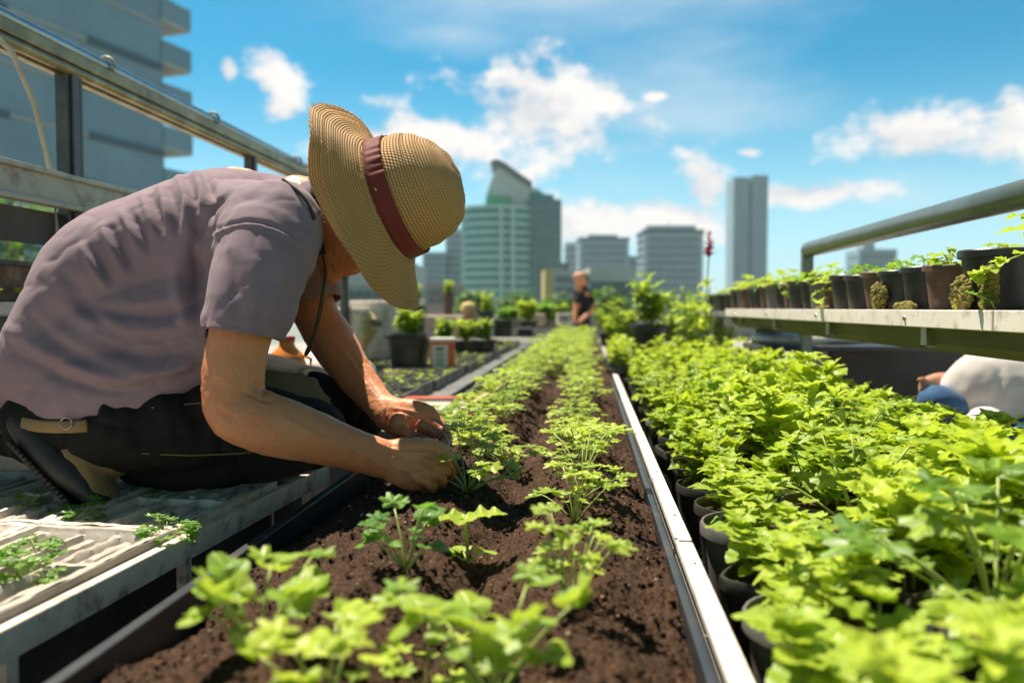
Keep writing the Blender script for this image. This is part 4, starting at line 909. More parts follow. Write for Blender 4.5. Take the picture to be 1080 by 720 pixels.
for i, (px, dep) in enumerate(((556, 9), (572, 10.5), (588, 11.5), (598, 16.5), (566, 15), (540, 12), (580, 17), (637, 17), (655, 18))):
    bigpot(px - 12, px + 12, 338, 346, dep, ORD[i] + ' of the low leafy troughs at the far end of the garden', leaves=('bright', 'green')[i % 2], fh=.20, L_=.08, n=10)
conbox('planter_ledge', 447, 487, 333, 350, 6.2, .3, 'pink', 'low pink-brown ledge behind the foliage troughs', 'ledge', lid=False)
bigpot(466, 478, 309, 334, 8.8, 'brown urn with pale green plant by the low pink house', 'brownpl', fh=.14, L_=.07, sq=0)
conbox('pink_crate', 551, 575, 331, 343, 9.6, .3, 'pink', 'faded pink crate among the far troughs left of the man in black', 'crate', lid=False)
conbox('pale_box', 588, 602, 333, 343, 9.4, .25, 'stonebox', 'small pale box between the far troughs beside the man in black', 'box', bev=.006)
conbox('pale_box', 418, 444, 318, 332, 7.8, .3, 'stonebox', 'pale box on the left far side, just past the tip of the hat brim', 'box', bev=.006)
conbox('dark_crate', 546, 562, 346, 355, 7.2, .25, 'blackpl', 'black crate standing at the far left corner of the bed', 'crate', lid=False, bev=.006)
seeds_ = ((418, 402), (440, 392), (395, 410), (520, 372), (505, 384), (540, 366), (560, 358), (430, 376))
for i, (px, py) in enumerate(seeds_):
    p = Z(px, py, .69); place(frilly[i % 3], USED, (p.x, p.y, .685), i, (.5, .5, .38), 'loose green tuft on the cell trays, ' + ORD[i] + ' of those scattered beyond the hands', 'seedling', 'loose tufts on the cell trays')
# orange and white carton
p = D(467, 389, 3.95); e = empty('plant_food_carton', (p.x, p.y, .672), label='white carton with orange-red sides and lettering standing on the cell trays', cat='carton'); e.rotation_euler.z = .12
H = .165; mb = MB(); mb.box((0, 0, H / 2), (.116, .09, H), taper=1.02); mb.build('body', 'cartonred', e, bevel=.003)
mb = MB(); mb.box((-.010, -.0475, H * .5), (.078, .003, H * .80)); mb.build('front_label', 'carton', e)
mb = MB(); mb.box((0, 0, H + .008), (.124, .098, .018)); mb.build('lid', 'carton', e, bevel=.004)
mb = MB()
for i in range(4): mb.box((-.012, -.050, H * (.34 + .10 * i)), (.03 + .012 * (i % 2), .002, .006))
mb.box((-.012, -.050, H * .78), (.04, .002, .014)); mb.build('printing', 'greypl', e)
# orange jug and grey sack between the gardener's arms
e = empty('watering_jug', D(303, 399, 2.0), label='round orange plastic jug seen between the gardener\'s arm and side', cat='jug')
mb = MB(); mb.lathe([(0, -.02), (.036, -.018), (.046, .01), (.047, .035), (.040, .062), (.022, .078), (.018, .088), (.02, .094), (0, .095)], seg=28); mb.build('body', 'orange', e, True)
mb = MB(); mb.tube([(.04, 0, .06), (.062, 0, .05), (.06, 0, .015), (.044, 0, .0)], .005, 8); mb.build('handle', 'orange', e, True)
mb = MB(); mb.lathe([(.019, .090), (.021, .106), (0, .107)], seg=20); mb.build('cap', 'redpl', e, True)
mb = MB(); mb.box(np.array(D(301, 432, 2.0)) - (0, 0, .155), (.3, .2, .31)); tag(mb.build('grey_crate', 'greypl', bevel=.01), 'worn grey crate under the orange jug', 'crate')
sack(292, 395, 392, 2.5, .05, 'stonebox', 'grey_sack', 'pale grey sack lying behind the gardener\'s arms', 'sack')

# ================================================================== people
def skinmat(name, base, dark, red):
    m = bpy.data.materials.new(name); m.use_nodes = True; t = NT(m.node_tree)
    o = t.n('ShaderNodeOutputMaterial'); p = t.n('ShaderNodeBsdfPrincipled', i_Roughness=.48); t.l(p.outputs[0], o.inputs[0])
    p.inputs['Specular IOR Level'].default_value = .4
    p.inputs['Subsurface Weight'].default_value = .12; p.inputs['Subsurface Radius'].default_value = (.012, .005, .003); p.inputs['Subsurface Scale'].default_value = .5
    tc = t.n('ShaderNodeTexCoord')
    a = t.n('ShaderNodeTexNoise', i_Scale=14, i_Detail=5, i_Roughness=.6); b = t.n('ShaderNodeTexNoise', i_Scale=160, i_Detail=4, i_Roughness=.7)
    c = t.n('ShaderNodeTexVoronoi', i_Scale=420)
    da = t.n('ShaderNodeAttribute', attribute_name='dirt')
    for q in (a, b, c): t.l(tc.outputs['Object'], q.inputs['Vector'])
    r1 = t.n('ShaderNodeMapRange'); t.l(a.outputs[0], r1.inputs[0]); r1.inputs[1].default_value = .35; r1.inputs[2].default_value = .7
    r2 = t.n('ShaderNodeMapRange'); t.l(b.outputs[0], r2.inputs[0]); r2.inputs[1].default_value = .58; r2.inputs[2].default_value = .75; r2.inputs[4].default_value = .55
    cc = t.mix(r2.outputs[0], t.mix(r1.outputs[0], base, red), dark); cc = t.mix(t.m('MULTIPLY', da.outputs['Fac'], t.m('ADD', .35, b.outputs[0]), clamp=True), cc, (.07, .035, .02)); t.l(cc, p.inputs['Base Color'])
    h = t.m('ADD', t.m('MULTIPLY', b.outputs[0], 1.0), t.m('MULTIPLY', c.outputs['Distance'], .5))
    bu = t.n('ShaderNodeBump', i_Strength=.5, i_Distance=.0012); t.l(h, bu.inputs['Height']); t.l(bu.outputs[0], p.inputs['Normal'])
    return m
def clothmat(name, c, c2, weave=900, rough=.9, sheen=.3):
    m = bpy.data.materials.new(name); m.use_nodes = True; t = NT(m.node_tree)
    o = t.n('ShaderNodeOutputMaterial'); p = t.n('ShaderNodeBsdfPrincipled', i_Roughness=rough); t.l(p.outputs[0], o.inputs[0])
    p.inputs['Sheen Weight'].default_value = sheen * .3; p.inputs['Specular IOR Level'].default_value = .2
    tc = t.n('ShaderNodeTexCoord'); a = t.n('ShaderNodeTexNoise', i_Scale=9, i_Detail=5); b = t.n('ShaderNodeTexNoise', i_Scale=weave, i_Detail=2)
    for q in (a, b): t.l(tc.outputs['Object'], q.inputs['Vector'])
    r1 = t.n('ShaderNodeMapRange'); t.l(a.outputs[0], r1.inputs[0]); r1.inputs[1].default_value = .35; r1.inputs[2].default_value = .7
    cc = t.mix(r1.outputs[0], c, c2); cc = t.mix(t.m('MULTIPLY', b.outputs[0], .35), cc, tuple(x * .55 for x in c)); t.l(cc, p.inputs['Base Color'])
    bu = t.n('ShaderNodeBump', i_Strength=.6, i_Distance=.0006); t.l(b.outputs[0], bu.inputs['Height']); t.l(bu.outputs[0], p.inputs['Normal'])
    return m
M['skin'] = skinmat('sun_tanned_skin', (.62, .275, .13), (.27, .09, .04), (.60, .22, .10))
M['skin2'] = skinmat('pale_skin', (.50, .27, .17), (.30, .14, .08), (.52, .24, .15))
M['shirt'] = clothmat('mauve_grey_cotton', (.285, .205, .245), (.235, .17, .21))
M['trouser'] = clothmat('black_work_cloth', (.009, .009, .009), (.016, .016, .014), 700, .85, .0)
M['olivecloth'] = clothmat('olive_canvas', (.20, .16, .09), (.15, .12, .07), 500)
M['whitecloth'] = clothmat('white_cotton', (.68, .62, .60), (.62, .56, .55)); M['bluecloth'] = clothmat('blue_denim', (.03, .09, .20), (.05, .12, .24))
M['blackcloth'] = clothmat('black_cotton', (.015, .015, .018), (.03, .03, .03)); M['tan'] = clothmat('tan_leather', (.30, .20, .09), (.22, .14, .07), 300, .7)
M['rubber'] = pmat('black_rubber', (.015, .015, .015), .6, c2=(.035, .032, .03), nscale=30)
M['hair'] = pmat('dark_hair', (.025, .018, .014), .6, c2=(.12, .11, .10), nscale=200)

def remesh(mb, voxel, smooth=6, fac=.5):
    me = bpy.data.meshes.new('t'); me.from_pydata(np.concatenate(mb.V).tolist(), [], mb.F)
    bm = bmesh.new(); bm.from_mesh(me); bmesh.ops.recalc_face_normals(bm, faces=bm.faces); bm.to_mesh(me); bm.free()
    o = bpy.data.objects.new('t', me); col.objects.link(o)
    r = o.modifiers.new('r', 'REMESH'); r.mode = 'VOXEL'; r.voxel_size = voxel; r.adaptivity = 0
    s_ = o.modifiers.new('s', 'SMOOTH'); s_.iterations = smooth; s_.factor = fac
    dg = bpy.context.evaluated_depsgraph_get(); ev = o.evaluated_get(dg); m2 = ev.to_mesh()
    n = len(m2.vertices); V = np.empty(n * 3); m2.vertices.foreach_get('co', V); V = V.reshape(-1, 3)
    N = np.empty(n * 3); m2.vertices.foreach_get('normal', N); N = N.reshape(-1, 3)
    F = [tuple(p.vertices) for p in m2.polygons]; ev.to_mesh_clear(); bpy.data.objects.remove(o, do_unlink=True); bpy.data.meshes.remove(me)
    return V, N, F
def polydist(V, pts):
    best = np.full(len(V), 9.0); tt = np.zeros(len(V)); n = len(pts) - 1
    for i in range(n):
        a, b = np.array(pts[i]), np.array(pts[i + 1]); ab = b - a; u = np.clip(((V - a) @ ab) / (ab @ ab), 0, 1)
        d = np.linalg.norm(V - a - u[:, None] * ab, axis=1); k = d < best; best[k] = d[k]; tt[k] = (i + u[k]) / n
    return best, tt
from mathutils.bvhtree import BVHTree
def project(V, F, lst, n=9):
    bv = BVHTree.FromPolygons([tuple(v) for v in V], F); out = []
    for pts, a, w_ in lst:
        q = cr(pts, max(n, 3 * len(pts))); r = []
        for p in q:
            d_ = (Vector(p) - cam.location).normalized(); h_ = bv.ray_cast(cam.location, d_)[0]
            if h_ is not None and (h_ - Vector(p)).length < .25: r.append(np.array(h_))
            elif r or True:
                h_ = bv.find_nearest(Vector(p))[0]; r.append(np.array(h_))
        out.append((r, a, w_))
    return out
def folds(V, N, lst):
    """lst of (points, height, width): a ridge (or, negative, a valley) along a line lying on the surface"""
    dsp = np.zeros(len(V))
    for pts, amp, wd in lst:
        d, tt = polydist(V, pts); dsp += amp * np.exp(-(d / wd) ** 2) * np.sin(math.pi * np.clip(tt * .92 + .04, 0, 1)) ** .5
    return V + N * dsp[:, None]
def cloth_obj(name, V, F, mat, parent, cuts=(), thick=.002):
    if cuts:
        V_ = np.array(V); C_ = np.array([V_[list(f)].mean(0) for f in F]); keep = np.ones(len(F), bool)
        for p, n, rad in cuts:
            s_ = (C_ - np.array(p)) @ nrm(n); d = np.linalg.norm(C_ - np.array(p), axis=1); keep &= ~((s_ > 0) & (d < rad))
        # snap the border to the plane
        for p, n, rad in cuts:
            s_ = (V_ - np.array(p)) @ nrm(n); d = np.linalg.norm(V_ - np.array(p), axis=1); k = (s_ > 0) & (s_ < .007) & (d < rad); V_[k] -= s_[k, None] * nrm(n)
        F = [f for f, q in zip(F, keep) if q]; used = sorted({i for f in F for i in f}); mp = {j: i for i, j in enumerate(used)}; V = V_[used]; F = [tuple(mp[i] for i in f) for f in F]
    me = bpy.data.meshes.new(name); me.from_pydata(np.asarray(V).tolist(), [], F); me.materials.append(M[mat]); me.polygons.foreach_set('use_smooth', [True] * len(me.polygons))
    o = bpy.data.objects.new(name, me); col.objects.link(o); o.parent = parent
    if cuts: s_ = o.modifiers.new('solidify', 'SOLIDIFY'); s_.thickness = thick; s_.offset = -1
    return o
def S3(lst): return [np.array(D(*p)) for p in lst]
def chain(mb, lst, rad, seg=14, ref=(0, 0, 1)): mb.tube(S3(lst), rad, seg, ref, round_=True)
def cr(P, n):                                   # smooth curve through points (Catmull-Rom), any dimension
    P = np.array(P, float); Q = np.vstack([2 * P[0] - P[1], P, 2 * P[-1] - P[-2]]); out = []
    m_ = len(P) - 1
    for k in range(n):
        x = k / (n - 1) * m_; i = min(int(x), m_ - 1); u = x - i; a, b, c, d = Q[i:i + 4]
        out.append(.5 * (2 * b + (c - a) * u + (2 * a - 5 * b + 4 * c - d) * u * u + (3 * b - a - 3 * c + d) * u ** 3))
    return np.array(out)
def limb(mb, spec, n=14, seg=18, ref=(0, 0, 1)):  # spec rows: px, py, depth, r1, r2
    q = cr(spec, n); mb.tube([D(*r[:3]) for r in q], [(r[3], r[4]) for r in q], seg, ref, round_=True)

G = empty('person', D(120, 540, 1.35), label='gardener in mauve t-shirt and wide straw hat crouching and planting seedlings by hand', cat='person'); G.location.z = .69
GI = np.array(G.location)
VW = np.array(CR @ Vector((0, 0, 1)))            # toward the camera
def fin(V): return np.asarray(V) - GI
# ---- body: torso core, neck, head, both arms and hands, legs: one continuous mesh
b = MB()
limb(b, [(50, 385, 1.44, .07, .09), (110, 325, 1.44, .095, .12), (200, 276, 1.44, .10, .13), (270, 248, 1.43, .09, .13), (312, 232, 1.42, .055, .07)], ref=VW)
chain(b, [(262, 242, 1.32), (290, 254, 1.24)], [.06, .055]); chain(b, [(290, 240, 1.5), (318, 258, 1.58)], [.055, .05])
limb(b, [(315, 222, 1.41, .060, .062), (345, 234, 1.40, .060, .062), (372, 246, 1.40, .066, .064)], ref=VW)      # neck
HC = np.array(D(403, 212, 1.40)); AX = nrm(CR @ Vector((.90, .31, .15)))    # crown direction
FD = CR @ Vector((.34, -.93, .10)); FD = nrm(np.array(FD) - AX * np.dot(FD, AX)); SD = np.cross(AX, FD)
HR = np.stack([FD, SD, AX], 1)
def hp(f, s_, a): return HC + FD * f + SD * s_ + AX * a
b.ell(HC, (.088, .072, .100), HR, 24)                                        # skull
b.ell(hp(.036, 0, -0.086), (.070, .060, .068), HR, 20)                        # jaw and cheeks
b.ell(hp(.088, 0, -0.128), (.022, .026, .018), HR, 12)                        # chin
b.tube([hp(.088, 0, 0.000), hp(.104, 0, -0.033), hp(.116, 0, -0.050), hp(.096, 0, -0.060)], [.010, .013, .016, .010], 10, round_=True)    # nose
for s_ in (-1, 1):
    b.ell(hp(.100, s_ * .011, -0.054), (.010, .009, .008), HR, 10)
    b.tube([hp(.084, s_ * .052, 0.008), hp(.095, s_ * .02, 0.010)], [.008, .010], 8, round_=True)      # brow
    b.ell(hp(.066, s_ * .042, -0.043), (.022, .022, .022), HR, 12)            # cheekbone
    b.tube([hp(.004, s_ * .076, -0.016), hp(-.006, s_ * .086, -0.010), hp(-.012, s_ * .088, -0.032), hp(-.004, s_ * .080, -0.058)], [.006, .007, .007, .006], 8, round_=True)   # ear
b.tube([hp(.092, -.022, -0.088), hp(.101, 0, -0.086), hp(.092, .022, -0.088)], [.006, .008, .006], 8, round_=True)
b.tube([hp(.090, -.020, -0.099), hp(.099, 0, -0.099), hp(.090, .020, -0.099)], [.006, .008, .006], 8, round_=True)
# near arm
limb(b, [(290, 258, 1.24, .050, .046), (266, 310, 1.185, .049, .047), (252, 360, 1.165, .045, .044), (246, 400, 1.155, .044, .044), (249, 430, 1.15, .043, .044),
         (272, 443, 1.15, .044, .045), (300, 452, 1.155, .044, .043), (335, 462, 1.165, .038, .037), (372, 474, 1.18, .030, .031), (402, 483, 1.195, .0245, .029), (416, 486, 1.20, .024, .031)], 44, 24, VW)
b.ell(D(237, 436, 1.15), (.026, .028, .028), None, 14)                        # point of the elbow
# far arm
limb(b, [(318, 262, 1.60, .055, .055), (322, 300, 1.585, .047, .047), (335, 335, 1.57, .044, .044), (352, 362, 1.55, .046, .045), (372, 392, 1.51, .037, .037), (395, 421, 1.46, .028, .029), (410, 438, 1.43, .025, .028)], 34, 22, VW)
# near hand (right): back of the hand toward the camera, fingers folded to pinch
limb(b, [(408, 484, 1.20, .024, .030), (424, 487, 1.20, .022, .038), (440, 489, 1.20, .021, .041), (452, 489, 1.205, .019, .039)], 10, 20, VW)
FN = [([(450, 474, 1.225), (466, 479, 1.235), (476, 487, 1.25), (480, 496, 1.262)], .0092), ([(454, 483, 1.205), (469, 490, 1.215), (475, 499, 1.235), (471, 505, 1.25)], .0098),
      ([(450, 494, 1.19), (464, 501, 1.20), (466, 509, 1.215), (458, 511, 1.23)], .0094), ([(441, 503, 1.18), (453, 509, 1.185), (455, 515, 1.20), (447, 516, 1.215)], .0084),
      ([(424, 476, 1.225), (440, 472, 1.255), (458, 480, 1.265), (474, 492, 1.272)], .0105)]
for pts, r in FN: q = cr(pts, 10); b.tube([D(*p) for p in q], [r * k for k in np.linspace(1.12, .80, 10)], 12, round_=True)
for pts, r in FN[:4]:                                                         # knuckles
    b.ell(D(*pts[0]), (r * 1.2,) * 3, None, 10); b.ell(D(*pts[1]), (r * 1.08,) * 3, None, 10)
# far hand (left)
limb(b, [(404, 431, 1.44, .024, .027), (418, 439, 1.42, .022, .034), (433, 443, 1.405, .020, .038), (445, 446, 1.40, .018, .036)], 10, 20, VW)
FF = [([(444, 449, 1.375), (457, 454, 1.36), (467, 462, 1.345), (471, 473, 1.33)], .0092), ([(448, 443, 1.395), (462, 449, 1.385), (471, 458, 1.37), (473, 468, 1.355)], .0096),
      ([(449, 438, 1.42), (461, 443, 1.415), (468, 451, 1.40), (468, 461, 1.385)], .0090), ([(446, 433, 1.44), (456, 436, 1.44), (462, 443, 1.43), (461, 451, 1.42)], .0080),
      ([(418, 447, 1.39), (430, 457, 1.365), (446, 464, 1.345), (461, 472, 1.33)], .0112)]
for pts, r in FF: q = cr(pts, 10); b.tube([D(*p) for p in q], [r * k for k in np.linspace(1.15, .80, 10)], 12, round_=True)
b.ell(D(420, 447, 1.385), (.019, .019, .020), None, 12)
for pts, r in FF[:4]: b.ell(D(*pts[0]), (r * 1.15,) * 3, None, 10); b.ell(D(*pts[1]), (r * 1.06,) * 3, None, 10)
# legs inside the trousers
limb(b, [(70, 420, 1.37, .055, .055), (190, 446, 1.32, .050, .050), (318, 458, 1.32, .040, .040), (230, 480, 1.34, .034, .034), (130, 484, 1.34, .030, .030)], 24, 14, VW)
limb(b, [(70, 395, 1.52, .055, .055), (220, 411, 1.58, .048, .048), (366, 432, 1.62, .036, .036), (300, 462, 1.64, .032, .032), (225, 486, 1.66, .028, .028)], 24, 14, VW)
V, N, F = remesh(b, .0023, 4, .5)
P3 = S3
lines = [(P3([(385, 455, 1.15), (400, 468, 1.16), (425, 476, 1.17), (448, 476, 1.19)]), .0021, .0026), (P3([(402, 478, 1.165), (428, 486, 1.165), (452, 486, 1.18)]), .0021, .0026),
         (P3([(404, 486, 1.165), (428, 496, 1.165), (448, 498, 1.17)]), .0021, .0026), (P3([(345, 460, 1.13), (375, 475, 1.15), (402, 490, 1.165), (420, 500, 1.165)]), .0021, .003),
         (P3([(300, 440, 1.115), (330, 458, 1.13), (365, 476, 1.145)]), .0021, .004), (P3([(265, 405, 1.115), (290, 412, 1.115)]), -.004, .005), (P3([(255, 412, 1.11), (283, 424, 1.11)]), -.0025, .004),
         (P3([(228, 432, 1.115), (250, 442, 1.105)]), -.002, .004), (P3([(350, 355, 1.52), (375, 388, 1.48), (398, 418, 1.43)]), .0021, .004), (P3([(365, 365, 1.51), (388, 398, 1.47), (408, 428, 1.42)]), -.0014, .004),
         (P3([(415, 436, 1.385), (432, 439, 1.37), (446, 444, 1.365)]), .0021, .003), (P3([(413, 430, 1.41), (430, 433, 1.39), (446, 437, 1.395)]), .0021, .003)]
def hl(pts, a, w_): lines.append((P3([(x, y, 1.2) for x, y in pts]), a, w_))
hl([(446, 478), (458, 483), (470, 490), (478, 496)], -.0045, .0024); hl([(446, 489), (458, 494), (468, 500), (474, 505)], -.0045, .0024); hl([(440, 499), (452, 504), (462, 509)], -.0042, .0024)
hl([(424, 474), (440, 474), (456, 477), (470, 484)], -.0042, .0026)
hl([(462, 475), (459, 482)], -.0022, .0022); hl([(465, 486), (461, 492)], -.0022, .0022); hl([(408, 470), (404, 484), (408, 500)], -.0018, .0024); hl([(413, 470), (409, 484), (413, 502)], -.0016, .0022)
def hf(pts, a, w_): lines.append((P3([(x, y, 1.37) for x, y in pts]), a, w_))
hf([(442, 444), (454, 449), (466, 457)], -.0040, .0024); hf([(446, 437), (458, 441), (468, 449)], -.0038, .0024); hf([(428, 449), (442, 453), (456, 459), (464, 467)], -.0045, .0026)
hf([(448, 452), (452, 447)], -.002, .0022); hf([(432, 452), (434, 464)], -.0022, .0022); hf([(445, 459), (444, 468)], -.002, .0022); hf([(408, 428), (406, 440), (410, 450)], -.002, .0024); hf([(412, 452), (418, 458), (428, 460)], -.002, .0024)
# neck creases, smile and cheek lines, eye sockets
for k in range(5): lines.append((P3([(346 + 7 * k, 215 + 2 * k, 1.34), (349 + 8 * k, 245, 1.335), (350 + 8 * k, 285 - k * 2, 1.37)]), -.0018, .0028))
for s_ in (-1, 1):
    lines += [([hp(.10, s_ * .018, -.058), hp(.090, s_ * .036, -.083), hp(.07, s_ * .042, -.108)], -.002, .004), ([hp(.09, s_ * .018, -.016), hp(.075, s_ * .048, -.016)], -.008, .010)]
V = folds(V, N, project(V, F, lines)); V = V + N * (.0009 * fbm(V * 45, 3) + .0004 * fbm(V * 190, 2))[:, None]
bo_ = cloth_obj('body', fin(V), F, 'skin', G)
tips = np.array([tuple(D(*p[0][-1])) for p in FN + FF] + [tuple(D(*p[0][-2])) for p in FN + FF]); dm = np.min(np.linalg.norm(V[:, None] - tips[None], axis=2), axis=1)
dirt = np.clip(np.exp(-(dm / .017) ** 2) * (.75 + .6 * fbm(V * 70, 3)) + .5 * np.exp(-(dm / .06) ** 2) * np.clip(fbm(V * 38 + 7, 3) - .1, 0, 1), 0, .9)
at_ = bo_.data.attributes.new('dirt', 'FLOAT', 'POINT'); at_.data.foreach_set('value', dirt)
M['nail'] = pmat('finger_nail', (.66, .42, .32), .3)
for pts, r in (FF[0], FF[1], FF[4]):
    q = cr(pts, 10); a_, b_ = np.array(D(*q[-2])), np.array(D(*q[-1])); dd_ = nrm(b_ - a_); nn_ = np.array(VW) * .75 + np.array((.25, 0, .55)); nn_ = nrm(nn_ - dd_ * np.dot(nn_, dd_)); sd_ = np.cross(dd_, nn_)
    mb = MB(); mb.ell(b_ + nn_ * r * .66 + dd_ * r * .15, (r * .75, r * .55, r * .22), np.stack([dd_, sd_, nn_], 1), 12); mb.V = [fin(v) for v in mb.V]; mb.build('finger_nail', 'nail', G, True)
for s_ in (-1, 1):
    mb = MB(); mb.ell(hp(.080, s_ * .032, -.016), (.012, .013, .012), HR, 14); mb.V = [fin(v) for v in mb.V]; mb.build('eye', 'rubber', G, True)
# glasses: dark frame seen under the brim
mb = MB()
for s_ in (-1, 1):
    ring = [hp(.104, s_ * .034 + .023 * math.cos(a), -.020 + .015 * math.sin(a)) for a in np.linspace(0, 2 * math.pi, 18)]; mb.tube(ring, .0022, 6); mb.tube([hp(.104, s_ * .057, -.016), hp(.05, s_ * .078, -.012), hp(-.005, s_ * .082, -.010)], .002, 6)
mb.tube([hp(.104, -.011, -.018), hp(.107, 0, -.016), hp(.104, .011, -.018)], .002, 6); mb.V = [fin(v) for v in mb.V]; mb.build('spectacles', 'rubber', G, True)
mb = MB(); mb.ell(hp(-.018, 0, .012), (.082, .077, .070), HR, 24); mb.ell(hp(-.066, 0, -.030), (.034, .056, .045), HR, 20)
V, N, F = remesh(mb, .004, 4); V = V + N * (.003 * fbm(V * (60, 60, 60), 3))[:, None]; cloth_obj('hair', fin(V), F, 'hair', G)
# ---- shirt
b = MB()
limb(b, [(56, 398, 1.40, .062, .13), (74, 380, 1.41, .090, .165), (106, 346, 1.415, .120, .180), (140, 306, 1.415, .143, .182), (195, 278, 1.415, .137, .182), (250, 258, 1.415, .132, .185), (292, 243, 1.415, .110, .165), (325, 232, 1.41, .074, .085), (343, 229, 1.41, .068, .070)], 30, 40, np.cross(VW, (0, 0, 1)))
chain(b, [(250, 245, 1.32), (288, 246, 1.25), (280, 262, 1.22)], [.09, .082, .080], 20)
limb(b, [(290, 240, 1.25, .078, .076), (276, 280, 1.20, .076, .072), (266, 320, 1.175, .074, .066), (256, 352, 1.165, .073, .060), (250, 375, 1.16, .072, .058)], 14, 26, VW)
chain(b, [(285, 235, 1.48), (312, 250, 1.58), (324, 292, 1.58), (330, 325, 1.57)], [.09, .078, .066, .060], 20)
# hanging belly cloth: hem droops at the lower back and front
limb(b, [(46, 400, 1.34, .050, .09), (66, 404, 1.285, .048, .085), (105, 404, 1.27, .052, .085), (150, 388, 1.27, .052, .085), (190, 362, 1.275, .050, .08), (225, 345, 1.28, .055, .08)], 22, 24, VW)
limb(b, [(60, 380, 1.32, .08, .10), (120, 360, 1.31, .09, .10), (190, 330, 1.31, .08, .09), (225, 310, 1.31, .07, .09)], 14, 24, VW)
V, N, F = remesh(b, .0042, 8, .5)
def near(px, py, d=1.22): return (px, py, d)
fl = []
def ln(pts, amp, wd): fl.append((P3(pts), amp, wd))
# radiating folds over the back from the armpit and across the flank
for (a, c, m_) in (((205, 178), (212, 232), (214, 205)), ((188, 186), (196, 240), (196, 212)), ((168, 196), (178, 245), (176, 220)), ((150, 205), (163, 248), (158, 228)), ((128, 222), (146, 262), (138, 242)),
                   ((108, 238), (130, 285), (119, 262)), ((86, 258), (110, 300), (99, 280))):
    ln([(*a, 1.33), (*m_, 1.27), (*c, 1.24)], .009, .0065); ln([(a[0] + 9, a[1] + 2, 1.33), (m_[0] + 9, m_[1] + 2, 1.27), (c[0] + 9, c[1], 1.24)], -.009, .0065)
ln([(212, 300, 1.2), (204, 262, 1.2), (216, 226, 1.22), (240, 205, 1.26)], -.012, .009); ln([(208, 335, 1.22), (206, 300, 1.2), (204, 270, 1.2)], -.012, .010)
ln([(200, 350, 1.23), (188, 310, 1.22), (186, 275, 1.23)], .008, .010)
for k in (0, 2, 3, 5):
    ln([(60 + 12 * k, 300 + 17 * k, 1.24), (110 + 9 * k, 318 + 15 * k, 1.225), (165 + 5 * k, 322 + 13 * k, 1.225), (212, 305 + 15 * k, 1.24)], .0055, .012)
    ln([(66 + 12 * k, 309 + 17 * k, 1.24), (115 + 9 * k, 327 + 15 * k, 1.225), (170 + 5 * k, 331 + 13 * k, 1.225), (214, 313 + 15 * k, 1.24)], -.006, .009)
ln([(10, 350, 1.3), (55, 375, 1.24), (110, 398, 1.22), (165, 396, 1.23), (210, 380, 1.25)], .010, .012); ln([(15, 370, 1.3), (60, 395, 1.24), (115, 412, 1.22), (160, 408, 1.23)], -.009, .010)
ln([(70, 290, 1.26), (95, 330, 1.24), (140, 365, 1.23)], -.009, .011); ln([(30, 330, 1.3), (60, 362, 1.25), (100, 385, 1.24)], -.008, .010)
ln([(40, 318, 1.25), (85, 350, 1.23), (140, 372, 1.22), (205, 372, 1.23)], -.008, .016); ln([(70, 296, 1.25), (120, 322, 1.23), (175, 330, 1.22)], -.007, .014)
ln([(222, 337, 1.12), (236, 341, 1.11), (255, 345, 1.11), (275, 349, 1.12), (290, 352, 1.13)], -.0022, .0022)
# shoulder seam and sleeve folds
ln([(214, 262, 1.2), (226, 242, 1.17), (255, 233, 1.16), (285, 237, 1.17), (318, 252, 1.19)], -.004, .0030)
ln([(214, 266, 1.2), (226, 246, 1.17), (255, 237, 1.16), (285, 241, 1.17), (318, 256, 1.19)], .003, .0035)
ln([(306, 265, 1.16), (296, 300, 1.13), (284, 338, 1.12)], .005, .009); ln([(240, 268, 1.13), (246, 300, 1.11), (252, 336, 1.11)], -.005, .008); ln([(262, 268, 1.13), (268, 300, 1.11), (262, 345, 1.11)], .004, .010)
V = folds(V, N, project(V, F, fl))
cr1 = np.clip(1 - np.abs(fbm(V * (7, 5, 10) + 3, 3)) * 1.6, 0, 1) ** 4; cr2 = np.clip(1 - np.abs(fbm(V * (16, 12, 22) + 9, 2)) * 1.6, 0, 1) ** 5
V = V + N * (0.0028 * fbm(V * 6, 2) + .0006 * fbm(V * 30, 3) - .0026 * cr1 - .0010 * cr2)[:, None]
neckp = np.array(D(338, 229, 1.41)); neckn = nrm(np.array(D(372, 238, 1.41)) - np.array(D(325, 228, 1.41)))
s1 = np.array(D(253, 352, 1.163)); s1n = nrm(np.array(D(246, 382, 1.16)) - np.array(D(257, 345, 1.163)) + np.array((.006, 0, -.0)))
s2 = np.array(D(330, 322, 1.57)); s2n = nrm(np.array(D(340, 350, 1.56)) - np.array(D(324, 300, 1.575)))
shirt = cloth_obj('shirt', fin(V), F, 'shirt', G, [(neckp - GI, neckn, .11), (s1 - GI, s1n, .10), (s2 - GI, s2n, .09)])
# collar ribbing
mb = MB(); ux = nrm(np.cross(neckn, (0, 0, 1))); uy = np.cross(neckn, ux)
mb.tube([neckp - neckn * .002 + ux * .071 * math.cos(a) + uy * .069 * math.sin(a) for a in np.linspace(0, 2 * math.pi, 40)], (.006), 8, ref=neckn, cap=False); mb.V = [fin(v) for v in mb.V]; mb.build('collar', 'shirt', G, True)
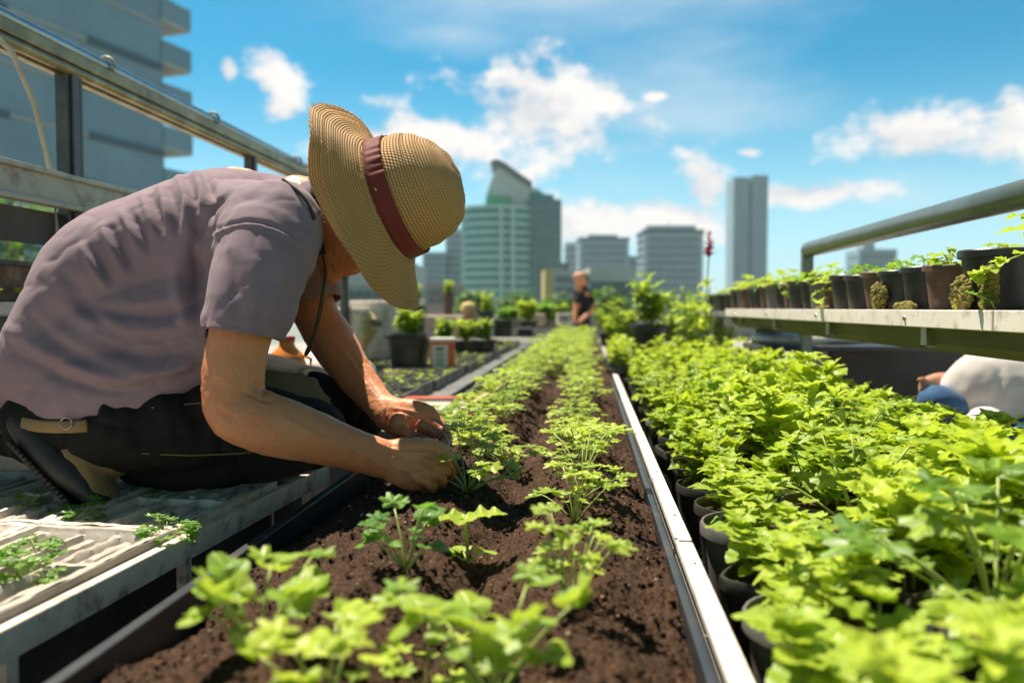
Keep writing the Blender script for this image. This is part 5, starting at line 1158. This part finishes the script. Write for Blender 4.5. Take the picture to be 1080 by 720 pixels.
# ---- trousers
b = MB()
limb(b, [(18, 415, 1.44, .068, .12), (50, 415, 1.44, .09, .14), (110, 408, 1.44, .09, .13), (170, 400, 1.44, .07, .12)], 14, 30, VW)
limb(b, [(48, 442, 1.33, .065, .07), (110, 446, 1.31, .078, .08), (190, 444, 1.30, .076, .080), (270, 448, 1.30, .066, .066), (330, 458, 1.31, .058, .060)], 18, 24, VW)
limb(b, [(330, 458, 1.30, .058, .058), (270, 476, 1.32, .050, .055), (205, 486, 1.33, .044, .055), (150, 480, 1.34, .044, .05)], 16, 20, VW)
limb(b, [(60, 400, 1.52, .10, .10), (160, 405, 1.56, .09, .09), (280, 415, 1.60, .078, .078), (372, 432, 1.63, .062, .062)], 16, 22, VW)
limb(b, [(376, 436, 1.63, .062, .062), (320, 460, 1.64, .056, .056), (240, 486, 1.66, .05, .05)], 14, 20, VW)
V, N, F = remesh(b, .0048, 7, .5)
fl = []
ln([(140, 470, 1.22), (220, 468, 1.19), (300, 476, 1.22)], -.008, .008); ln([(120, 412, 1.2), (200, 405, 1.18), (280, 415, 1.2)], .004, .006)
for k in range(7): ln([(60 + 34 * k, 395 + 5 * k, 1.25), (80 + 32 * k, 425 + 4 * k, 1.19), (75 + 34 * k, 462 + 3 * k, 1.21)], (-.007, .006)[k % 2], .011)
ln([(90, 452, 1.19), (105, 440, 1.18), (128, 446, 1.18), (132, 462, 1.19), (112, 474, 1.2), (92, 466, 1.2)], .004, .004)
for k in range(4): ln([(345 + 10 * k, 405 + 8 * k, 1.56), (365 + 9 * k, 425, 1.55), (360 + 8 * k, 448, 1.56)], (-.006, .006)[k % 2], .009)
V = folds(V, N, project(V, F, fl)); cr1 = np.clip(1 - np.abs(fbm(V * 8 + 3, 3)) * 1.6, 0, 1) ** 4; V = V + N * (.005 * fbm(V * 9, 3) + .0014 * fbm(V * 34, 2) - .005 * cr1)[:, None]
tr = cloth_obj('trousers', fin(V), F, 'trouser', G)
def onsurf(o, pts, lift=.002):                  # points laid on a mesh surface along the line of sight
    out = []; bpy.context.view_layer.update()
    Vv = [o.matrix_world @ v.co for v in o.data.vertices]; bv = BVHTree.FromPolygons(Vv, [tuple(p.vertices) for p in o.data.polygons])
    for px, py in pts:
        dr_ = (Vector(D(px, py, 1)) - cam.location).normalized(); h_, n_, i_, d_ = bv.ray_cast(cam.location, dr_)
        if h_ is not None: out.append(np.array(h_ - dr_ * lift + n_ * lift * (1 if n_.dot(dr_) < 0 else -1)))
    return out
bp_ = onsurf(tr, [(24, 446), (40, 449), (58, 450), (76, 450), (92, 449)], .001)
if len(bp_) > 2: mb = MB(); mb.tube(bp_, [(.003, .010)] * len(bp_), 8, ref=VW); mb.V = [fin(v) for v in mb.V]; mb.build('belt', 'tan', G, True)
mb = MB(); c0_ = np.array((onsurf(tr, [(73, 446)], .004) + [D(72, 446, 1.22)])[0]); mb.tube([c0_ + np.array(CR @ Vector((.009 * math.cos(a), .009 * math.sin(a), .004))) for a in np.linspace(0, 6.28, 16)], .0015, 6); mb.V = [fin(v) for v in mb.V]; mb.build('belt_ring', 'steel', G, True)
mb = MB()
for pl in ([(160, 430), (200, 426), (222, 424)], [(150, 478), (200, 480), (250, 478), (290, 474)]):
    q = onsurf(tr, pl, .0005)
    if len(q) > 1: mb.tube(q, .0010, 5)
if mb.V: mb.V = [fin(v) for v in mb.V]; mb.build('seam', 'tan', G, True)
# ---- boots
def boot(heel, toe, ank, off, w_, par):
    h_, t_, a_ = [np.array(D(*p)) for p in (heel, toe, ank)]; dv_ = nrm(t_ - h_); so_ = nrm(off); sd_ = np.cross(dv_, so_); L_ = np.linalg.norm(t_ - h_)
    e = empty('boot', (0, 0, 0)); e.parent = par
    b = MB(); up = -so_
    b.tube([h_ + up * .02, h_ + dv_ * L_ * .25 + up * .030, h_ + dv_ * L_ * .6 + up * .022, t_ + up * .012], [(.030, .034), (.040, .040), (.034, .046), (.020, .036)], 18, ref=up, round_=True)
    b.tube([h_ + dv_ * L_ * .15 + up * .03, (h_ + dv_ * L_ * .15 + a_) / 2 + up * .02, a_], [.042, .044, .046], 16, round_=True)
    V, N, F = remesh(b, .004, 5); fl_ = [([h_ + dv_ * L_ * q + up * .02 + sd_ * .06, h_ + dv_ * L_ * q + up * .075, h_ + dv_ * L_ * q + up * .02 - sd_ * .06], (-.003, .003)[k % 2], .004) for k, q in enumerate(np.linspace(.15, .8, 9))]
    V = folds(V, N, fl_); V = V + N * (.002 * fbm(V * 35, 3))[:, None]; cloth_obj('upper', fin(V), F, 'tan', e)
    m2 = MB(); m2.tube([h_ - dv_ * .02, h_ + dv_ * L_ * .3, h_ + dv_ * L_ * .7, t_ + dv_ * .012], [(.026, .044), (.034, .050), (.030, .056), (.018, .040)], 20, ref=so_, round_=True)
    for k in range(15): q = k / 14; m2.tube([h_ + dv_ * L_ * q + so_ * .024 + sd_ * .048, h_ + dv_ * L_ * q + so_ * .038, h_ + dv_ * L_ * q + so_ * .024 - sd_ * .048], [.0045, .0055, .0045], 6, round_=True)
    m2.V = [fin(v) for v in m2.V]; m2.build('sole', 'rubber', e, True)
boot((42, 462, 1.30), (100, 520, 1.27), (118, 474, 1.30), np.array(CR @ Vector((-.72, -.66, .2))), .05, G)
boot((180, 470, 1.66), (215, 500, 1.64), (225, 470, 1.66), np.array(CR @ Vector((-.6, -.78, .1))), .05, G)
# ---- hat
def hatmat():
    m = bpy.data.materials.new('woven_straw'); m.use_nodes = True; t = NT(m.node_tree)
    o = t.n('ShaderNodeOutputMaterial'); p = t.n('ShaderNodeBsdfPrincipled', i_Roughness=.62)
    at = t.n('ShaderNodeAttribute', attribute_name='luv'); s_ = t.n('ShaderNodeSeparateXYZ'); t.l(at.outputs['Vector'], s_.inputs[0])
    row = t.m('MULTIPLY', s_.outputs[0], 1.0)   # braid rows (row units)
    fr = t.m('FRACT', row); rid = t.m('FLOOR', row)
    rowh = t.m('SUBTRACT', 1, t.m('POWER', t.m('ABSOLUTE', t.m('SUBTRACT', t.m('MULTIPLY', fr, 2), 1)), 3))
    a = t.m('ADD', t.m('MULTIPLY', s_.outputs[1], 1.0), t.m('MULTIPLY', rid, .5)); z = t.m('ADD', a, t.m('MULTIPLY', fr, .6))
    w_ = t.m('ABSOLUTE', t.m('SINE', t.m('MULTIPLY', z, math.pi)))
    tc = t.n('ShaderNodeTexCoord'); n = t.n('ShaderNodeTexNoise', i_Scale=260, i_Detail=3); t.l(tc.outputs['Object'], n.inputs[0]); n2 = t.n('ShaderNodeTexNoise', i_Scale=16, i_Detail=4); t.l(tc.outputs['Object'], n2.inputs[0])
    h = t.m('ADD', t.m('MULTIPLY', rowh, t.m('ADD', .55, t.m('MULTIPLY', w_, .45))), t.m('MULTIPLY', n.outputs[0], .25))
    r = t.n('ShaderNodeMapRange'); t.l(h, r.inputs[0]); r.inputs[1].default_value = .25; r.inputs[2].default_value = 1.05
    c = t.mix(r.outputs[0], (.42, .20, .06), (.98, .63, .28)); n3 = t.n('ShaderNodeTexNoise', i_Scale=1.0, i_Detail=2); cx = t.n('ShaderNodeCombineXYZ'); t.l(rid, cx.inputs[0]); t.l(t.m('FLOOR', a), cx.inputs[1]); t.l(cx.outputs[0], n3.inputs[0]); c = t.mix(t.m('MULTIPLY', n2.outputs[0], .5), c, (.62, .38, .13)); c = t.mix(t.m('MULTIPLY', t.m('SUBTRACT', n3.outputs[0], .35, clamp=True), .9), c, (.36, .20, .07)); t.l(c, p.inputs['Base Color'])
    b = t.n('ShaderNodeBump', i_Strength=.9, i_Distance=.0022); t.l(h, b.inputs['Height']); t.l(b.outputs[0], p.inputs['Normal'])
    tr = t.n('ShaderNodeBsdfTranslucent'); t.l(c, tr.inputs[0]); mx = t.n('ShaderNodeMixShader', i_0=.38); t.l(p.outputs[0], mx.inputs[1]); t.l(tr.outputs[0], mx.inputs[2]); t.l(mx.outputs[0], o.inputs[0]); return m
M['straw'] = hatmat()
HS = 1.12; HO = hp(.004, 0, .018)      # band centre
HT = empty('straw_hat'); HT.parent = G
prof = cr([(.002, .110), (.030, .108), (.057, .097), (.077, .075), (.087, .048), (.0905, .020), (.092, .0), (.101, -.009), (.120, -.018), (.141, -.027), (.160, -.035), (.175, -.042), (.186, -.048)], 64) * HS
seg = 180; an = np.linspace(0, 2 * math.pi, seg, endpoint=False); V = []; UV = []; arc = 0
for i, (r, z) in enumerate(prof):
    if i: arc += math.hypot(r - prof[i - 1][0], z - prof[i - 1][1])
    k = max(0, (r - .095) / .09) if z < 0 else 0
    rr = r * (1 + .02 * np.cos(2 * an + .5) * (1 - k)) + k * (.012 * np.cos(2 * an + 2.6) + .005 * np.cos(3 * an + 1))
    rr = rr * (1 - .15 * k * np.clip(np.cos(an - math.atan2(np.dot(VW, SD), np.dot(VW, FD)) - .10), 0, 1) ** 1.4)
    zz = z + k * (.014 * np.cos(2 * an + .3) + .006 * np.sin(3 * an + .8) + .004 * np.sin(5 * an)) - (.006 * np.exp(-((an - 3.5) / .8) ** 2) if z > .06 else 0)
    rip = .0007 * math.sin(arc / .0052 * 2 * math.pi)
    V.append(HO + np.outer(np.cos(an) * (rr + rip), FD) + np.outer(np.sin(an) * (rr + rip), SD) + np.outer(zz + rip, AX)); cnt_ = round(2 * math.pi * .13 / .0085)
    UV.append(np.stack([np.full(seg, arc / .0052), an / (2 * math.pi) * cnt_, np.zeros(seg)], 1))
V = np.concatenate(V); V = V + (.0028 * fbm(V * 14, 3))[:, None] * AX + (.0016 * fbm(V * 22 + 5, 2))[:, None] * FD
rim_ = V[-seg:].copy(); fr_ = MB()
for k in range(150):
    q = rim_[random.randrange(seg)]; d_ = nrm(q - HO) + rng.normal(size=3) * .9; d_ = nrm(d_); fr_.tube([q - d_ * .002, q + d_ * random.uniform(.002, .006), q + d_ * random.uniform(.004, .010) + rng.normal(size=3) * .002], .00028, 4)
fr_.V = [v - GI for v in fr_.V]
mb = MB(); mb.add(V - GI, [(i * seg + j, i * seg + (j + 1) % seg, (i + 1) * seg + (j + 1) % seg, (i + 1) * seg + j) for i in range(len(prof) - 1) for j in range(seg)], luv=np.concatenate(UV)); fr_.build('straw_fringe', 'straw2', HT, True)
ho = mb.build('woven_straw', 'straw', HT, True); s_ = ho.modifiers.new('solidify', 'SOLIDIFY'); s_.thickness = .0028; s_.offset = 0
M['band'] = clothmat('maroon_band', (.20, .035, .03), (.15, .025, .022), 600, .7)
mb = MB(); P = [(r * HS, z * HS) for r, z in ((.0950, -.004), (.0945, .004), (.0938, .012), (.0930, .021), (.0925, .024))]
bw_ = .0009 * np.sin(an * 23) * np.sin(an * 5 + 1) + .0008 * np.sin(an * 41 + 2)
V = [HO + np.outer(np.cos(an) * (r + bw_ * (.3 + i_ * .35)) * (1 + .02 * np.cos(2 * an + .5)), FD) + np.outer(np.sin(an) * (r + bw_ * (.3 + i_ * .35)) * (1 + .02 * np.cos(2 * an + .5)), SD) + np.outer(z + bw_ * .8, AX) for i_, (r, z) in enumerate(P)]
mb.add(np.concatenate(V) - GI, [(i * seg + j, i * seg + (j + 1) % seg, (i + 1) * seg + (j + 1) % seg, (i + 1) * seg + j) for i in range(len(P) - 1) for j in range(seg)])
hb = mb.build('hat_band', 'band', HT, True); s_ = hb.modifiers.new('solidify', 'SOLIDIFY'); s_.thickness = .0015; s_.offset = 1
# toward-camera side of the band: stud
va = math.atan2(np.dot(VW, SD), np.dot(VW, FD)); mb = MB(); mb.ell(HO + (FD * math.cos(va) + SD * math.sin(va)) * .1075 + AX * .006 - GI, (.003,) * 3, None, 12); mb.build('stud', 'bronze', HT, True)
# chin cord and neck strap
mb = MB(); mb.tube(list(cr(S3([(338, 196, 1.33), (334, 230, 1.325), (338, 262, 1.335), (343, 285, 1.35), (338, 320, 1.36), (332, 350, 1.36), (322, 373, 1.37), (327, 368, 1.375), (337, 335, 1.375), (342, 300, 1.37), (344, 285, 1.36)]), 50)), .0022, 8); mb.V = [fin(v) for v in mb.V]; mb.build('chin_cord', 'rubber', G, True)
mb = MB(); mb.tube(list(cr(S3([(336, 190, 1.335), (331, 215, 1.322), (332, 240, 1.325), (338, 268, 1.345)]), 24)), [(.005, .010)] * 24, 10, ref=VW); mb.V = [fin(v) for v in mb.V]; mb.build('neck_strap', 'blackcloth', G, True)
bpy.context.view_layer.update()
pp = onsurf(shirt, [(213, 172), (235, 171), (258, 173), (280, 180), (298, 190), (314, 203), (325, 218), (331, 232)])
if len(pp) > 2: mb = MB(); mb.tube(list(cr(pp, 30)), .0026, 8); mb.V = [fin(v) for v in mb.V]; mb.build('back_cord', 'rubber', G, True)
# olive knee cloth lit behind the forearm
mb = MB(); limb(mb, [(262, 424, 1.42, .030, .05), (290, 420, 1.43, .034, .05), (318, 426, 1.44, .028, .05), (342, 438, 1.44, .014, .03)], 40, 40, VW); V = mb.V[0]; mb.V[0] = fin(V + .006 * fbm(V * 22, 4)[:, None] + .004 * np.abs(fbm(V * (20, 60, 60), 2))[:, None]); mb.build('knee_flap', 'olivecloth', G, True)

# ---- other people
def simple_person(name_label, parts, eloc):
    e = empty('person', eloc, label=name_label, cat='person'); o = np.array(eloc)
    for nm, mat, fn, vx in parts:
        b = MB(); fn(b); V, N, F = remesh(b, vx, 5); V = V + N * (.004 * fbm(V * 14, 3) - .010 * np.clip(1 - np.abs(fbm(V * (9, 6, 6) + 2, 2)) * 1.7, 0, 1) ** 3)[:, None] * (0 if 'skin' in mat or nm in ('cap', 'hat', 'hair') else 1); cloth_obj(nm, V - o, F, mat, e)
    return e
dp = 13.5; q = dp / 840
def A_(b):
    b.ell(D(613, 295, dp), (7.2 * q, 8 * q, 9 * q), None, 18); limb(b, [(614, 300, dp, .06, .06), (616, 308, dp, .06, .06)], 4, 12)
    b.ell(D(607, 296.5, dp - .05), (.02, .02, .025), None, 8); b.ell(D(617, 296, dp - .1), (.02, .03, .035), None, 8)
    limb(b, [(612, 308, dp, .1, .12), (614, 325, dp, .13, .14), (613, 350, dp, .13, .15)], 8, 16)
    limb(b, [(619, 310, dp - .1, .065, .065), (626, 322, dp - .15, .05, .05), (620, 331, dp - .25, .04, .04), (612, 338, dp - .35, .035, .035)], 12, 12)
    limb(b, [(608, 312, dp - .05, .06, .06), (607, 326, dp - .15, .045, .045), (606, 339, dp - .25, .035, .035)], 8, 12)
    for k in range(4): b.tube(S3([(611 + k * .8, 338, dp - .36), (608 + k * .8, 341, dp - .4)]), .012, 6, round_=True); b.tube(S3([(605 + k * .8, 339, dp - .26), (604 + k * .8, 343, dp - .28)]), .012, 6, round_=True)
    for x in (609, 617): 
        a_ = np.array(D(x, 345, dp)); b.tube([a_, a_ * (1, 1, 0) + (0, 0, .45), a_ * (1, 1, 0) + (0, 0, .05), a_ * (1, 1, 0) + (0, -.15, .04)], [.1, .07, .045, .04], 12, round_=True)
def A_s(b):
    limb(b, [(615, 304, dp, .08, .09), (614, 312, dp, .17, .15), (615, 325, dp, .16, .16), (613, 344, dp, .16, .17)], 10, 18)
    limb(b, [(618, 309, dp - .05, .09, .09), (624, 319, dp - .13, .075, .075)], 5, 12); limb(b, [(609, 309, dp - .03, .08, .08), (608, 317, dp - .1, .07, .07)], 5, 12)
def A_h(b): b.ell(D(615.5, 294.5, dp + .03), (6.8 * q, 8 * q, 8.5 * q), None, 16)
def A_c(b): b.ell(D(611, 291.5, dp - .02), (7.5 * q, 8.2 * q, 5 * q), None, 16)
def A_t(b):
    for x in (609, 617): a_ = np.array(D(x, 342, dp)); b.tube([a_, a_ * (1, 1, 0) + (0, 0, .45), a_ * (1, 1, 0) + (0, 0, .08)], [.13, .10, .08], 14, round_=True)
p = D(613, 340, dp); simple_person('man in a black t-shirt and pink cap standing far back, looking left, hands lowered', [('body', 'skin', A_, .02), ('shirt', 'blackcloth', A_s, .02), ('hair', 'hair', A_h, .02), ('cap', 'skin2', A_c, .015), ('trousers', 'bluecloth', A_t, .025)], (p.x, p.y, 0))
dp2 = 6.9; q2 = dp2 / 840
def B_(b):
    b.ell(D(494, 330, dp2), (7.5 * q2, 8 * q2, 9 * q2), None, 18); limb(b, [(495, 336, dp2, .05, .05), (496, 344, dp2, .05, .05)], 4, 12); b.ell(D(499, 332, dp2 - .05), (.02, .02, .02), None, 8)
    limb(b, [(496, 345, dp2, .1, .12), (493, 365, dp2, .14, .14), (490, 385, dp2, .15, .17)], 8, 16)
    limb(b, [(488, 348, dp2, .05, .05), (480, 365, dp2 - .1, .045, .045), (492, 375, dp2 - .3, .035, .035)], 8, 12); limb(b, [(503, 348, dp2, .05, .05), (510, 364, dp2 - .1, .045, .045), (500, 376, dp2 - .3, .035, .035)], 8, 12)
    for x in (485, 500): limb(b, [(x, 385, dp2, .1, .1), (x + 2, 392, dp2 - .35, .07, .07), (x, 430, dp2 - .2, .05, .05)], 10, 12)
def B_s(b): limb(b, [(496, 343, dp2, .07, .07), (496, 349, dp2, .15, .14), (494, 365, dp2, .17, .17), (490, 388, dp2, .17, .19)], 10, 18); limb(b, [(487, 347, dp2, .07, .07), (482, 358, dp2 - .05, .065, .065)], 5, 12); limb(b, [(504, 347, dp2, .07, .07), (509, 358, dp2 - .05, .065, .065)], 5, 12)
def B_h(b): b.ell(D(494, 324, dp2), (8.5 * q2, 9 * q2, 6 * q2), None, 18); b.tube([np.array(D(493, 327.5, dp2)) + (0, 0, k) for k in (-.006, .006)], [9.5 * q2] * 2, 20)
p = D(495, 350, dp2); simple_person('helper in a round straw hat crouching behind the foliage troughs', [('body', 'skin', B_, .014), ('shirt', 'olivecloth', B_s, .016), ('hat', 'straw2', B_h, .012)], (p.x, p.y, 0))
dp3 = 2.55
def C_(b):
    limb(b, [(1120, 440, dp3, .10, .13), (1060, 425, dp3, .09, .13), (1026, 432, dp3, .07, .10), (1018, 460, dp3, .055, .06), (1010, 478, dp3, .05, .05)], 14, 18, VW)
    b.ell(D(1003, 488, dp3), (.085, .075, .095), None, 18); b.ell(D(990, 492, dp3 - .02), (.018, .015, .02), None, 8)
    limb(b, [(1034, 455, dp3 - .13, .045, .045), (1000, 470, dp3 - .2, .036, .036), (965, 480, dp3 - .25, .028, .028)], 10, 12)
    limb(b, [(1008, 404, dp3 + .1, .035, .035), (990, 401, dp3 + .05, .026, .026), (976, 404, dp3 + .02, .020, .020)], 10, 12)
    for k in range(4): b.tube(S3([(976, 402 + k * 1.7, dp3 + .02), (971, 405 + k * 1.7, dp3), (971, 410 + k * 1.7, dp3 - .01)]), .0085, 8, round_=True)
    b.tube(S3([(977, 401, dp3), (973, 399, dp3 - .02), (969, 401, dp3 - .02)]), .009, 8, round_=True)
    for dd in (-.08, .1): limb(b, [(1120, 460, dp3 + dd, .09, .09), (1040, 500, dp3 + dd, .07, .07), (1110, 540, dp3 + dd, .05, .05)], 12, 12)
def C_s(b):
    limb(b, [(1150, 450, dp3, .12, .16), (1095, 428, dp3, .125, .18), (1045, 421, dp3, .110, .175), (1020, 426, dp3, .080, .13), (1006, 436, dp3, .055, .07)], 16, 26, VW)
    limb(b, [(1040, 450, dp3 - .12, .065, .065), (1022, 480, dp3 - .17, .052, .052)], 6, 14); limb(b, [(1022, 412, dp3 + .08, .055, .055), (1008, 405, dp3 + .08, .042, .042)], 6, 14)
def C_h(b): b.ell(D(1005, 485, dp3), (.095, .085, .085), None, 18); b.ell(D(990, 487, dp3 - .01), (.05, .06, .012), None, 14)
def C_t(b):
    limb(b, [(1060, 450, dp3 + .1, .08, .08), (1000, 428, dp3 - .02, .062, .062), (982, 426, dp3 - .04, .050, .050), (985, 470, dp3 - .02, .045, .045)], 14, 14)
    for dd in (-.08, .1): limb(b, [(1125, 452, dp3 + dd, .12, .12), (1045, 490, dp3 + dd, .085, .085), (1110, 530, dp3 + dd, .06, .06)], 12, 14)
p = D(1040, 440, dp3); simple_person('helper in a white shirt and blue cap bending low beneath the right shelf', [('body', 'skin2', C_, .0075), ('shirt', 'whitecloth', C_s, .010), ('cap', 'bluecloth', C_h, .010), ('trousers', 'bluecloth', C_t, .012)], (p.x, p.y, .35))
